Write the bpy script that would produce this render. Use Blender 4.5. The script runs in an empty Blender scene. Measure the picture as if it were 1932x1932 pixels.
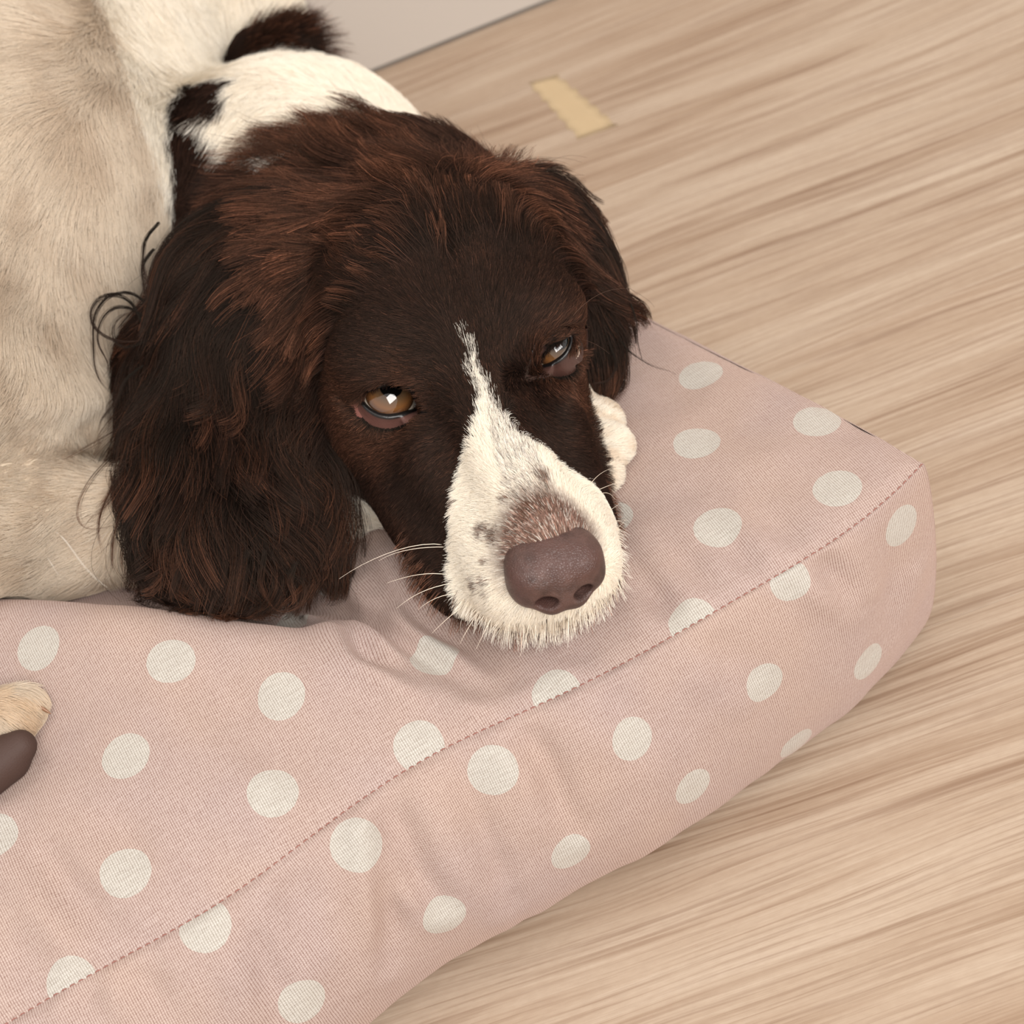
import bpy, math, random, time
import numpy as np
from mathutils import Vector, Matrix
T0=time.time()
rng=np.random.default_rng(7)
# ------------------------------------------------------------------ camera, world, light (all lengths below in cm, built at 0.01 scale)
SC=0.01
A_=np.array
def unit(v):
    v=np.asarray(v,float); return v/(np.linalg.norm(v,axis=-1,keepdims=True)+1e-12)
ROLL,PITCH,DIST,HALF=math.radians(24),math.radians(42),78.0,15.0
KPX=math.tan(math.radians(HALF))/966.
cF=A_([0,math.cos(PITCH),-math.sin(PITCH)]); _up=A_([0,math.sin(PITCH),math.cos(PITCH)]); _rt=A_([1.,0,0])
cR=math.cos(ROLL)*_rt-math.sin(ROLL)*_up; cU=math.sin(ROLL)*_rt+math.cos(ROLL)*_up
cC=A_([0,0,9.])-DIST*cF
scene=bpy.context.scene
cd=bpy.data.cameras.new('camera'); cam=bpy.data.objects.new('camera',cd); scene.collection.objects.link(cam)
cam.matrix_world=Matrix(((cR[0],cU[0],-cF[0],cC[0]*SC),(cR[1],cU[1],-cF[1],cC[1]*SC),(cR[2],cU[2],-cF[2],cC[2]*SC),(0,0,0,1)))
cd.sensor_width=36; cd.sensor_fit='HORIZONTAL'; cd.lens=18/math.tan(math.radians(HALF))
cd.dof.use_dof=True; cd.dof.focus_distance=.71; cd.dof.aperture_fstop=13
cd.clip_start=.01
scene.camera=cam
W=bpy.data.worlds.new('world'); scene.world=W; W.use_nodes=True
W.node_tree.nodes['Background'].inputs[0].default_value=(1.0,.955,.915,1); W.node_tree.nodes['Background'].inputs[1].default_value=.82
def area(name,loc,target,size,power,col):
    l=bpy.data.lights.new(name,'AREA'); l.shape='RECTANGLE'; l.size=size[0]; l.size_y=size[1]; l.energy=power; l.color=col
    o=bpy.data.objects.new(name,l); scene.collection.objects.link(o); o.location=loc
    o.rotation_euler=(Vector(target)-Vector(loc)).to_track_quat('-Z','Y').to_euler(); return o
area('window_light',(.8,-2.3,1.95),(-.02,.05,.1),(2.2,1.7),128,(1,.965,.93))
area('room_light',(-.35,.15,1.75),(0,0,.1),(.9,.8),8,(1,.95,.9))
vs=scene.view_settings; scene.display_settings.display_device='sRGB'
vs.view_transform='Standard'; vs.look='None'; vs.gamma=1; vs.exposure=0.0; vs.use_curve_mapping=False
scene.cycles.max_bounces=8; scene.cycles.transparent_max_bounces=8
# ------------------------------------------------------------------ helpers
def G(px,py,z):                       # point of height z seen at a photo pixel
    d=cF+cR*((px-966)*KPX)+cU*((966-py)*KPX); return cC+d*((z-cC[2])/d[2])
def project(P):
    v=np.asarray(P)-cC; z=v@cF; return np.stack([966+(v@cR)/z/KPX,966-(v@cU)/z/KPX],-1)
def lin(c): 
    return tuple(((x/255.)/12.92 if x/255.<=.04045 else ((x/255.+.055)/1.055)**2.4) for x in c)
def lina(c): return A_(lin(c))
def link(o,parent=None):
    scene.collection.objects.link(o)
    if parent is not None: o.parent=parent
    return o
def mesh_obj(name,V,F,mat=None,parent=None,smooth=True):
    me=bpy.data.meshes.new(name); V=np.asarray(V,np.float32)*SC; F=np.asarray(F,np.int32)
    n=F.shape[1]; me.vertices.add(len(V)); me.vertices.foreach_set('co',V.ravel())
    me.loops.add(F.size); me.loops.foreach_set('vertex_index',F.ravel())
    me.polygons.add(len(F)); me.polygons.foreach_set('loop_start',np.arange(0,F.size,n,dtype=np.int32)); me.polygons.foreach_set('loop_total',np.full(len(F),n,np.int32))
    me.polygons.foreach_set('use_smooth',np.full(len(F),smooth)); me.update(calc_edges=True); me.validate()
    if mat: me.materials.append(mat)
    return link(bpy.data.objects.new(name,me),parent)
def tag(o,label=None,cat=None,group=None,kind=None):
    if label: o['label']=label
    if cat: o['category']=cat
    if group: o['group']=group
    if kind: o['kind']=kind
    return o
def attr(o,name,typ,dom,data):
    a=o.data.attributes.new(name,typ,dom); a.data.foreach_set({'FLOAT':'value','FLOAT_VECTOR':'vector','FLOAT_COLOR':'color'}[typ],np.asarray(data,np.float32).ravel())
def vnoise(P,scale=1.,seed=0):        # smooth value noise in numpy, about -1..1
    r=np.random.default_rng(seed); n=32; Tb=r.uniform(-1,1,(n,n,n)); P=np.asarray(P,float)*scale; i=np.floor(P).astype(int); f=P-i; f=f*f*(3-2*f); o=0
    for dx in(0,1):
        for dy in(0,1):
            for dz in(0,1):
                w=(f[...,0] if dx else 1-f[...,0])*(f[...,1] if dy else 1-f[...,1])*(f[...,2] if dz else 1-f[...,2])
                o=o+w*Tb[(i[...,0]+dx)%n,(i[...,1]+dy)%n,(i[...,2]+dz)%n]
    return o
class NT:                              # tiny node-tree helper
    def __init__(s,name):
        s.m=bpy.data.materials.new(name); s.m.use_nodes=True; s.t=s.m.node_tree; s.b=s.t.nodes['Principled BSDF']; s.out=s.t.nodes['Material Output']
    def n(s,typ,**kw):
        nd=s.t.nodes.new('ShaderNode'+typ); ins=kw.pop('ins',{})
        for k,v in kw.items(): setattr(nd,k,v)
        for k,v in ins.items(): s.set(nd.inputs[k],v)
        return nd
    def set(s,sock,v):
        if hasattr(v,'is_output') or hasattr(v,'links'): s.t.links.new(v,sock)
        else: sock.default_value=v
    def math(s,op,a,b=None,c=None,clamp=False):
        nd=s.n('Math',operation=op,use_clamp=clamp); s.set(nd.inputs[0],a)
        if b is not None: s.set(nd.inputs[1],b)
        if c is not None: s.set(nd.inputs[2],c)
        return nd.outputs[0]
    def vm(s,op,a,b=None,out=0):
        nd=s.n('VectorMath',operation=op); s.set(nd.inputs[0],a)
        if b is not None: s.set(nd.inputs[1],b)
        return nd.outputs[out]
    def mix(s,f,a,b,mode='MIX'):
        nd=s.n('Mix',data_type='RGBA',blend_type=mode); s.set(nd.inputs[0],f); s.set(nd.inputs[6],a); s.set(nd.inputs[7],b); return nd.outputs[2]
    def noise(s,vec,scale,detail=2,rough=.5,dim='3D',dist=0):
        nd=s.n('TexNoise',noise_dimensions=dim); s.set(nd.inputs['Vector'],vec); nd.inputs['Scale'].default_value=scale; nd.inputs['Detail'].default_value=detail; nd.inputs['Roughness'].default_value=rough; nd.inputs['Distortion'].default_value=dist; return nd.outputs[0]
    def ramp(s,f,stops):
        nd=s.n('ValToRGB'); s.set(nd.inputs[0],f); e=nd.color_ramp.elements
        while len(e)<len(stops): e.new(.5)
        for i,(p,c) in enumerate(stops): e[i].position=p; e[i].color=(*c,1) if len(c)==3 else c
        return nd.outputs[0]
    def mr(s,v,a,b,c=0.,d=1.):
        nd=s.n('MapRange',clamp=True); s.set(nd.inputs[0],v)
        for i,x in zip((1,2,3,4),(a,b,c,d)): nd.inputs[i].default_value=x
        return nd.outputs[0]
    def bump(s,h,strength,dist,normal=None):
        nd=s.n('Bump'); s.set(nd.inputs['Height'],h); nd.inputs['Strength'].default_value=strength; nd.inputs['Distance'].default_value=dist
        if normal is not None: s.set(nd.inputs['Normal'],normal)
        return nd.outputs[0]
def c4(c): return (*lin(c),1)
def simple_mat(name,col,rough=.6,spec=.4,**kw):
    m=NT(name); m.b.inputs['Base Color'].default_value=c4(col); m.b.inputs['Roughness'].default_value=rough; m.b.inputs['Specular IOR Level'].default_value=spec
    return m
# ------------------------------------------------------------------ floor, wall, tape
WALL_ANG=math.atan2(-1.0,12.74)
ux=A_([math.cos(WALL_ANG),math.sin(WALL_ANG),0]); uy=A_([-ux[1],ux[0],0]); W0=A_([3.24,54.67,0])
def FL(a,b,z=0): return W0+ux*a+uy*b+A_([0,0,z])      # a along the wall, b towards the wall (negative = into the room)
m=NT('oak_laminate')
pos=m.n('NewGeometry').outputs['Position']; oi=m.n('ObjectInfo')
rt=m.n('VectorRotate',rotation_type='Z_AXIS'); m.set(rt.inputs['Vector'],pos); rt.inputs['Angle'].default_value=-WALL_ANG
shift=m.n('CombineXYZ'); m.set(shift.inputs[0],m.math('MULTIPLY',oi.outputs['Random'],9.)); m.set(shift.inputs[1],m.math('MULTIPLY',oi.outputs['Random'],3.))
pv=m.vm('ADD',rt.outputs[0],shift.outputs[0])
warp=m.noise(m.vm('MULTIPLY',pv,(3.,9.,1)),1.,2,.5)
wv=m.n('CombineXYZ'); m.set(wv.inputs[1],m.math('MULTIPLY',m.math('SUBTRACT',warp,.5),.03))
pw=m.vm('ADD',pv,wv.outputs[0])
broad=m.noise(m.vm('MULTIPLY',pw,(2.2,42.,1)),1.,3,.6)
fine=m.noise(m.vm('MULTIPLY',pw,(11.,520.,1)),1.,3,.6)
strk=m.noise(m.vm('MULTIPLY',pw,(4.5,220.,1)),1.,3,.6)
strk2=m.noise(m.vm('MULTIPLY',m.vm('ADD',pw,(3.3,1.7,0)),(3.2,105.,1)),1.,2,.55)
blot=m.noise(m.vm('MULTIPLY',pv,(4.,12.,1)),1.,3,.55)
mott=m.noise(m.vm('MULTIPLY',pv,(160.,420.,1)),1.,2,.6)
col=m.ramp(broad,[(.28,lin((147,124,103))),(.45,lin((163,142,122))),(.58,lin((173,154,135))),(.78,lin((183,166,149)))])
col=m.mix(m.mr(blot,.42,.7,0,.4),col,c4((184,168,150)))
col=m.mix(m.mr(blot,.2,.42,.2,0),col,c4((140,112,88)))
col=m.mix(m.mr(strk2,.56,.68,0,.45),col,c4((128,102,80)))
col=m.mix(m.math('MULTIPLY',m.mr(strk,.54,.66,0,.75),m.mr(broad,.65,.35,.35,1.)),col,c4((112,84,64)))
col=m.mix(m.mr(fine,.5,.68,0,.5),col,c4((120,94,74)))
col=m.mix(m.mr(fine,.32,.45,.35,0),col,c4((190,174,156)))
col=m.mix(m.mr(mott,.3,.7,0,.16),col,c4((126,100,80)))
vor=m.n('TexVoronoi',feature='F1'); m.set(vor.inputs['Vector'],m.vm('MULTIPLY',pv,(5.,9.,1))); vor.inputs['Scale'].default_value=1.
knot=m.math('MULTIPLY',m.mr(vor.outputs['Distance'],.008,.035,1,0),.6)
col=m.mix(knot,col,c4((96,72,56)))
col=m.mix(m.math('MULTIPLY',oi.outputs['Random'],.12),col,c4((172,148,126)))
m.set(m.b.inputs['Base Color'],col); m.b.inputs['Roughness'].default_value=.45; m.b.inputs['Specular IOR Level'].default_value=.3
hgt=m.math('ADD',m.math('MULTIPLY',strk,-.8),m.math('MULTIPLY',fine,-.5))
m.set(m.b.inputs['Normal'],m.bump(hgt,.4,.0005)); M_FLOOR=m.m
M_DARK=simple_mat('joint_backing',(96,78,64),.9).m  # plain dark backing under the planks, seen through the joints
def box(name,a0,a1,b0,b1,z0,z1,mat,parent=None,bev=0.0):
    P=[FL(a,b,z) for z in(z0,z1) for b in(b0,b1) for a in(a0,a1)]
    if bev:
        P=[FL(a0,b0,z0),FL(a1,b0,z0),FL(a0,b1,z0),FL(a1,b1,z0),FL(a0,b0,z1-bev),FL(a1,b0,z1-bev),FL(a0,b1,z1-bev),FL(a1,b1,z1-bev),
           FL(a0+bev,b0+bev,z1),FL(a1-bev,b0+bev,z1),FL(a0+bev,b1-bev,z1),FL(a1-bev,b1-bev,z1)]
        F=[(0,2,3,1),(0,1,5,4),(1,3,7,5),(3,2,6,7),(2,0,4,6),(4,5,9,8),(5,7,11,9),(7,6,10,11),(6,4,8,10),(8,9,11,10)]
    else: F=[(0,2,3,1),(4,5,7,6),(0,1,5,4),(1,3,7,5),(3,2,6,7),(2,0,4,6)]
    return mesh_obj(name,P,F,mat,parent,smooth=False)
floor=box('floor',-260,260,-330,0.6,-3,-.9,M_DARK); tag(floor,kind='structure')
JB=[-3-19.2*k for k in range(-1,14)]
for k in range(len(JB)-1):
    b1,b0=min(JB[k],0.0),JB[k+1]; off=[48,82,60,90,52,74,66][k%7]
    cuts=[-260,off-128,off,off+128,260]; cuts=sorted(set(max(-260,min(260,c)) for c in cuts))
    for a0,a1 in zip(cuts[:-1],cuts[1:]):
        if a1-a0<3: continue
        box('plank',a0+.015,a1-.015,b0+.006,b1-.006,-.9,0,M_FLOOR,floor,bev=.012)
m=simple_mat('painted_wall',(180,171,162),.55,.3)
nz=m.noise(m.n('NewGeometry').outputs['Position'],120.,2,.5); m.set(m.b.inputs['Normal'],m.bump(nz,.1,.0005)); M_WALL=m.m
wall=box('wall_back',-260,260,.9,6,-3,250,M_WALL); tag(wall,kind='structure')
bb=box('baseboard_back',-260,260,-.1,.9,.28,14,M_WALL,None,bev=.25); tag(bb,kind='structure')
m=simple_mat('masking_tape',(182,160,127),.5,.3)
cn=[G(997,157,0),G(1052,142,0),G(1165,238,0),G(1092,262,0)]
nx=16; V=[];F=[]
for i in range(nx+1):
    t=i/nx
    for j in range(4):
        s=j/3; p=(cn[0]*(1-t)+cn[3]*t)*(1-s)+(cn[1]*(1-t)+cn[2]*t)*s
        jag=.12*math.sin(i*2.3+j*5) if j in(0,3) else 0
        V.append(p+A_([jag,jag*.4,.022+.012*math.sin(i*1.1+j)])); 
for lay in(0,1):
    pass
N=len(V); V=V+[v-A_([0,0,.02]) for v in V]
for i in range(nx):
    for j in range(3):
        a=i*4+j; F.append((a,a+4,a+5,a+1)); F.append((N+a,N+a+1,N+a+5,N+a+4))
    for j in(0,3):
        a=i*4+j; F.append((a,a+4,N+a+4,N+a))
for j in range(3): F.append((j,j+1,N+j+1,N+j)); F.append((nx*4+j,nx*4+j+1,N+nx*4+j+1,N+nx*4+j))
tape=mesh_obj('masking_tape',V,F,m.m); tag(tape,'short strip of pale yellow tape stuck on the wood floor','tape')
# ------------------------------------------------------------------ cushion
SEAMZ=9.5
front_px=[(1740,870),(1700,918),(1640,972),(1560,1028),(1490,1068),(1400,1116),(1300,1180),(1200,1236),(1100,1290),(1000,1334),(900,1378),(830,1400),(740,1464),(660,1512),(560,1590),(480,1660),(400,1712),(300,1768),(200,1815),(100,1870),(0,1932)]
FP=[G(x,y,SEAMZ) for x,y in front_px]+[A_([-30,-15.2,SEAMZ]),A_([-38,-17.2,SEAMZ]),A_([-47,-18.5,SEAMZ])]
right_px=[(1740,870),(1640,808),(1500,735),(1350,662),(1205,602)]
RP=[G(x,y,SEAMZ) for x,y in right_px]+[A_([4.6,18,SEAMZ]),A_([-.5,30,SEAMZ]),A_([-5.5,42,SEAMZ])]
LP=[A_([-47,-18.5,SEAMZ]),A_([-52,5,SEAMZ]),A_([-58,31,SEAMZ])]
BP=[A_([-5.5,42,SEAMZ]),A_([-30,38,SEAMZ]),A_([-58,31,SEAMZ])]
def curve(P,n):
    P=A_(P); P=P.copy()
    for _ in range(2): P[1:-1]=(P[:-2]+2*P[1:-1]+P[2:])/4
    d=np.r_[0,np.cumsum(np.linalg.norm(np.diff(P,axis=0),axis=1))]; u=np.linspace(0,d[-1],n)
    Q=np.stack([np.interp(u,d,P[:,i]) for i in range(3)],1)
    w=max(1,n//60)
    for _ in range(w*2): Q[1:-1]=(Q[:-2]+2*Q[1:-1]+Q[2:])/4
    return Q
NU,NV=290,230
cf,cb=curve(FP,NU),curve(BP,NU); cr,cl=curve(RP,NV),curve(LP,NV)
u=np.linspace(0,1,NU)[:,None,None]; v=np.linspace(0,1,NV)[None,:,None]
TOP=(1-v)*cf[:,None]+v*cb[:,None]+(1-u)*cr[None]+u*cl[None]-((1-u)*(1-v)*cf[0]+u*(1-v)*cf[-1]+(1-u)*v*cb[0]+u*v*cb[-1])
dF=np.linalg.norm(TOP-cf[:,None],axis=2); dB=np.linalg.norm(TOP-cb[:,None],axis=2); dR=np.linalg.norm(TOP-cr[None],axis=2); dL=np.linalg.norm(TOP-cl[None],axis=2)
def gauss(P,c,r,ang=0):
    x=P[...,0]-c[0]; y=P[...,1]-c[1]; ca,sa=math.cos(ang),math.sin(ang); X=(x*ca+y*sa)/r[0]; Y=(-x*sa+y*ca)/r[1]; return np.exp(-X*X-Y*Y)
def top_height(P,dF,dB,dR,dL):
    e=lambda d,l:1-np.exp(-(d/l))
    left=np.clip((-P[...,0]-2)/16,0,1); left=left*left*(3-2*left)
    h=(1.35+2.0*left)*e(dF,4.2+1.5*left)*e(dR,4.)*e(dB,4.)*e(dL,4.)
    h+=.9*left*e(dF,9.)
    # hollows pressed by the dog
    ed=e(dF,1.5)*e(dR,1.5)*e(dB,1.5)*e(dL,1.5)
    s_=(P[...,1]-(-2.7-.62*(P[...,0]+14)))*.85      # distance behind the crest line
    cst=np.clip((-P[...,0]-5.5)/4,0,1)
    h+=cst*.9*np.exp(-(s_/2.6)**2)*ed
    h-=ed*cst*3.1*(1/(1+np.exp(-(s_-2.1)/.55)))*np.clip(1-(s_-14)/10,0,1)
    h-=ed*(1.0*gauss(P,(-1,2),(7,6))+.5*gauss(P,(-21,-4.5),(3.5,3)))
    return h
TOP[...,2]+=top_height(TOP,dF,dB,dR,dL)
# side panel around the whole seam
loop=np.concatenate([cf[:-1],cl[:-1],cb[::-1][:-1],cr[::-1][:-1]])
NS=len(loop); tan=np.roll(loop,-1,0)-np.roll(loop,1,0); nor=unit(np.stack([-tan[:,1],tan[:,0],0*tan[:,0]],1))
if (nor[NU//2][1]>0): nor=-nor
for _ in range(7): nor=unit(np.roll(nor,1,0)+2*nor+np.roll(nor,-1,0))
NTt=56; tt=np.linspace(0,1,NTt)
sl=np.r_[0,np.cumsum(np.linalg.norm(np.diff(loop,axis=0),axis=1))]
PZ=np.interp(tt,[0,.04,.12,.25,.42,.58,.72,.84,.93,1],[9.5,9.35,8.9,7.7,5.9,4.1,2.5,1.1,.25,0.02])
PO=np.interp(tt,[0,.04,.12,.25,.42,.58,.72,.84,.93,1],[0,.32,.9,1.75,2.5,2.8,2.7,2.2,1.3,.2])
def smooth1(a,n):
    for _ in range(n): a[1:-1]=(a[:-2]+2*a[1:-1]+a[2:])/4
    return a
PZ=smooth1(PZ,6); PO=smooth1(PO,6)
nb=vnoise(np.stack([sl*.11,0*sl,0*sl],1),1,3); nb2=vnoise(np.stack([sl*.33,0*sl,0*sl],1),1,4)
amp=1+.20*nb+.10*nb2
cs=np.where(sl>sl[-1]/2,sl-sl[-1],sl)   # distance from the front right corner, negative along the right edge
amp=amp*np.interp(cs,[-60,-40,-6,-1.5,0,2,5,10,16,22],[1,.45,.25,.2,.2,.3,.45,.6,.8,1])
tuck=1.7*np.exp(-(cs/7.)**2)[:,None]*(tt**1.3)[None,:]   # the stuffed corner draws in towards the floor
SIDE=loop[:,None,:]+nor[:,None,:]*(PO[None,:]*amp[:,None])[...,None]+tuck[...,None]*A_([-.93,.36,0])
SIDE[...,2]=PZ[None,:]*np.where(tt<.05,1,1)[None,:]
SIDE[:,0]=loop
def grid_faces(nu,nv,wrap=False):
    i=np.arange(nu if wrap else nu-1)[:,None]; j=np.arange(nv-1)[None]; i2=(i+1)%nu
    return np.stack([i*nv+j,i*nv+j+1,i2*nv+j+1,i2*nv+j],-1).reshape(-1,4)
def normals(Gd,wrap=False):
    if wrap: du=np.roll(Gd,-1,0)-np.roll(Gd,1,0)
    else: du=np.gradient(Gd,axis=0)
    return unit(np.cross(du,np.gradient(Gd,axis=1)))
nT=normals(TOP); nT*=np.sign(nT[...,2:3].mean()); nS=normals(SIDE,True)
if (nS[:NU,NTt//2]*nor[:NU]).sum()<0: nS=-nS
# pixel -> point on the cushion, by nearest projected vertex
pT=project(TOP.reshape(-1,3)); pS=project(SIDE[:NU+8].reshape(-1,3)); vis=(nS[:NU+8].reshape(-1,3)@(-cF))>-.05
def on_top(x,y):
    i=np.argmin(((pT-(x,y))**2).sum(1)); return TOP.reshape(-1,3)[i]
def on_side(x,y):
    d=((pS-(x,y))**2).sum(1)+np.where(vis,0,1e9); return SIDE[:NU+8].reshape(-1,3)[np.argmin(d)]
wr=[ # (panel, pixel polyline, width cm, depth cm, ridge)
('t',[(560,1128),(640,1150),(700,1165),(766,1211),(874,1269),(969,1339)],.5,.66,.58),
('t',[(620,1185),(700,1231),(762,1256),(866,1314)],.5,.55,.45),
('t',[(700,1105),(803,1169),(874,1206),(965,1277)],.5,.58,.5),
('t',[(157,1517),(232,1583),(290,1640)],.9,.22,.1),('t',[(40,1560),(110,1650),(180,1720),(265,1790)],.7,.3,.2),
('t',[(20,1790),(80,1850),(120,1890)],.8,.25,.1),('t',[(400,1290),(520,1400),(640,1480)],1.0,.14,.1),
('t',[(1439,961),(1526,1041)],.55,.2,.16),('t',[(1352,1018),(1450,1083)],.5,.2,.12),('t',[(1223,1101),(1283,1166)],.5,.2,.12),('t',[(1240,1010),(1330,1090),(1390,1120)],.5,.16,.12),
('t',[(1170,1020),(1230,1110),(1262,1180)],.45,.16,.1),('t',[(1225,690),(1300,760),(1400,800)],1.1,.14,.1),
('t',[(300,1200),(420,1290),(470,1380)],1.1,.14,.1),('t',[(1060,1210),(1130,1255)],.5,.14,.1),
('s',[(965,1356),(1006,1405),(1040,1447),(1060,1513),(1085,1560)],.55,.32,.16),('s',[(741,1496),(770,1579),(791,1662),(830,1700)],.5,.34,.3),
('s',[(700,1500),(721,1546),(741,1712),(737,1811)],.5,.34,.3),('s',[(534,1641),(565,1700),(580,1750)],.8,.25,.12),('s',[(460,1720),(489,1794),(513,1857),(530,1920)],.6,.28,.14),
('s',[(137,1836),(178,1906)],.6,.28,.1),('s',[(250,1810),(290,1870),(320,1925)],.6,.25,.1),('s',[(1537,1052),(1579,1086),(1617,1124)],.5,.26,.2),('s',[(1330,1190),(1400,1270)],.7,.16,.1),
('s',[(1120,1300),(1180,1340),(1230,1400)],.7,.14,.1),('s',[(860,1410),(900,1540),(940,1640),(960,1695)],.7,.3,.1),('s',[(1640,990),(1690,1090),(1680,1190)],.8,.16,.12)]
def wrinkle(Gd,nn,panel,seamfade):
    disp=np.zeros(Gd.shape[:2])
    for p,poly,w,dep,rd in wr:
        if p!=panel: continue
        Q=A_([(on_top if p=='t' else on_side)(*q) for q in poly]); best=np.full(Gd.shape[:2],1e9); bt=np.zeros(Gd.shape[:2]); bs=np.zeros(Gd.shape[:2])
        for k in range(len(Q)-1):
            a,b=Q[k],Q[k+1]; ab=b-a; L=(ab@ab)+1e-9; t=np.clip(((Gd-a)@ab)/L,0,1); r=Gd-a-t[...,None]*ab; d=np.linalg.norm(r,axis=2)
            side=np.sign(np.cross(np.broadcast_to(ab,r.shape),r)[...,2]); 
            mk=d<best; best=np.where(mk,d,best); bt=np.where(mk,(k+t)/(len(Q)-1),bt); bs=np.where(mk,side,bs)
        tp=np.sin(np.pi*np.clip(bt,.06,.94))**.6
        disp+=tp*1.7*(-dep*np.exp(-(best/w)**2)+rd*np.exp(-((best-1.9*w)/w)**2)*(bs<0)*1.0)
    for _ in range(3): disp[1:-1,1:-1]=(disp[1:-1,1:-1]*2+disp[:-2,1:-1]+disp[2:,1:-1]+disp[1:-1,:-2]+disp[1:-1,2:])/6
    return disp*seamfade
dTop=wrinkle(TOP,nT,'t',1-np.exp(-(dF/.7)))+ (1-np.exp(-dF/.8))*(.10*vnoise(TOP*A_([.22,.5,.2]),1,11)+.045*vnoise(TOP*A_([.6,.9,.2]),1,12))
dSide=wrinkle(SIDE,nS,'s',np.clip(tt/.1,0,1)[None]*np.clip((1-tt)/.06,0,1)[None])
sw=np.stack([np.broadcast_to(sl[:,None],SIDE.shape[:2])*.55,np.broadcast_to(tt[None]*1.2,SIDE.shape[:2]),0*SIDE[...,0]],-1)
dSide+=np.clip(tt/.12,0,1)[None]*np.clip((1-tt)/.06,0,1)[None]*(.10*vnoise(sw,1,21)+.04*vnoise(sw*2.1,1,22))
gather=np.exp(-(tt/.10)**2)[None]*(tt>.001)[None]*.05*np.sin(sl*3.1+2*vnoise(np.stack([sl*.7,0*sl,0*sl],1),1,31))[:,None]*np.clip((cs-3)/4,0,1)[:,None]
restT=TOP.copy(); restS=SIDE.copy()
TOPD=TOP+nT*dTop[...,None]; SIDED=SIDE+nS*(dSide+gather)[...,None]; SIDED[:,0]=SIDE[:,0]; SIDED[...,2]=np.maximum(SIDED[...,2],.02)
# seam dips a little
TOPD[...,2]-=.15*np.exp(-(np.minimum(np.minimum(dF,dR),np.minimum(dL,dB))/.3)**2); SIDED[:,0,2]-=.15; SIDED[:,1,2]-=.08
def top_z(x,y):                      # cushion height under points
    x=np.asarray(x);y=np.asarray(y); return None
# fabric
m=NT('polka_linen'); uvn=m.n('UVMap'); sep=m.n('SeparateXYZ'); m.set(sep.inputs[0],uvn.outputs[0]); U_,V_=sep.outputs[0],sep.outputs[1]
wob=m.noise(uvn.outputs[0],1.3,3,.6); wob2=m.noise(m.vm('ADD',uvn.outputs[0],(37.,11.,5.)),1.3,3,.6)
Uw=m.math('ADD',U_,m.math('MULTIPLY',wob,.07)); Vw=m.math('ADD',V_,m.math('MULTIPLY',wob2,.07))
TH=2*math.pi/.092
su=m.math('SINE',m.math('MULTIPLY',Uw,TH)); sv=m.math('SINE',m.math('MULTIPLY',Vw,TH))
weave=m.math('MULTIPLY',su,sv)
gapu=m.mr(su,-1,-.35,1,0); gapv=m.mr(sv,-1,-.35,1,0)
gap=m.math('MAXIMUM',m.math('MULTIPLY',gapu,.95),m.math('MULTIPLY',gapv,.4)); gap=m.math('MULTIPLY',gap,m.mr(m.noise(m.vm('MULTIPLY',uvn.outputs[0],(9.,9.,1)),1.,2,.6),.3,.65,.55,1.25))
slub=m.noise(m.vm('MULTIPLY',uvn.outputs[0],(1.2,12.,1)),1.,3,.65); slub2=m.noise(m.vm('MULTIPLY',uvn.outputs[0],(14.,1.2,1)),1.,3,.65)
pink=m.mix(m.mr(slub,.3,.7),c4((175,158,152)),c4((157,138,132)))
pink=m.mix(m.mr(slub2,.35,.75,0,.5),pink,c4((183,167,160)))
pink=m.mix(m.mr(m.noise(uvn.outputs[0],.16,2,.5),.35,.65,0,.35),pink,c4((184,160,140)))
at=m.n('Attribute',attribute_name='rest'); dc=m.n('Attribute',attribute_name='dot_centre'); dr=m.n('Attribute',attribute_name='dot_radius')
dist=m.vm('DISTANCE',at.outputs['Vector'],dc.outputs['Vector'],out=1)
edge=m.math('ADD',dist,m.math('MULTIPLY',m.math('SUBTRACT',m.noise(uvn.outputs[0],6.,2,.6),.5),.06))
dot=m.math('LESS_THAN',edge,dr.outputs['Fac'])
white=m.mix(m.mr(slub,.3,.7),c4((188,184,176)),c4((172,166,158)))
colr=m.mix(dot,pink,white)
dark=m.mix(dot,c4((108,76,66)),c4((126,116,104)))
colr=m.mix(m.math('MULTIPLY',gap,.85),colr,dark)
m.set(m.b.inputs['Base Color'],colr); m.b.inputs['Roughness'].default_value=.85; m.b.inputs['Specular IOR Level'].default_value=.15
m.b.inputs['Sheen Weight'].default_value=.25; m.b.inputs['Sheen Roughness'].default_value=.5; m.b.inputs['Sheen Tint'].default_value=c4((255,220,205))
hh=m.math('ADD',m.math('MULTIPLY',weave,.35),m.math('MULTIPLY',gap,-.8)); hh=m.math('ADD',hh,m.math('MULTIPLY',slub,1.2))
m.set(m.b.inputs['Normal'],m.bump(hh,.5,.00022)); M_FAB=m.m
dotsT=[(1320,708),(1543,790),(1317,833),(1581,926),(1354,994),(1310,1176),(1055,1316),(815,1235),(567,1187),(392,1157),(205,1150),(77,1222),(320,1244),(525,1309),(235,1428),(784,1408),(519,1500),(235,1648),(-12,1578),(140,1858),(1150,975),(620,1080),(-150,1330),(-190,1680),(-60,1820),(1090,690),(1000,820),(860,1010)]
dotsS=[(1705,991,.86),(1492,1098,.78),(1441,1288,.8),(1640,1245,.8),(1507,1405,.8),(1194,1392,.82),(1307,1487,.8),(927,1453,.93),(1080,1604,.8),(671,1594,.95),(835,1727,.85),(575,1893,.9),(388,1742,.95)]
DT=A_([on_top(*d) for d in dotsT]); rT=np.full(len(DT),.93)
extra=[]; r_=random.Random(3)
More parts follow.
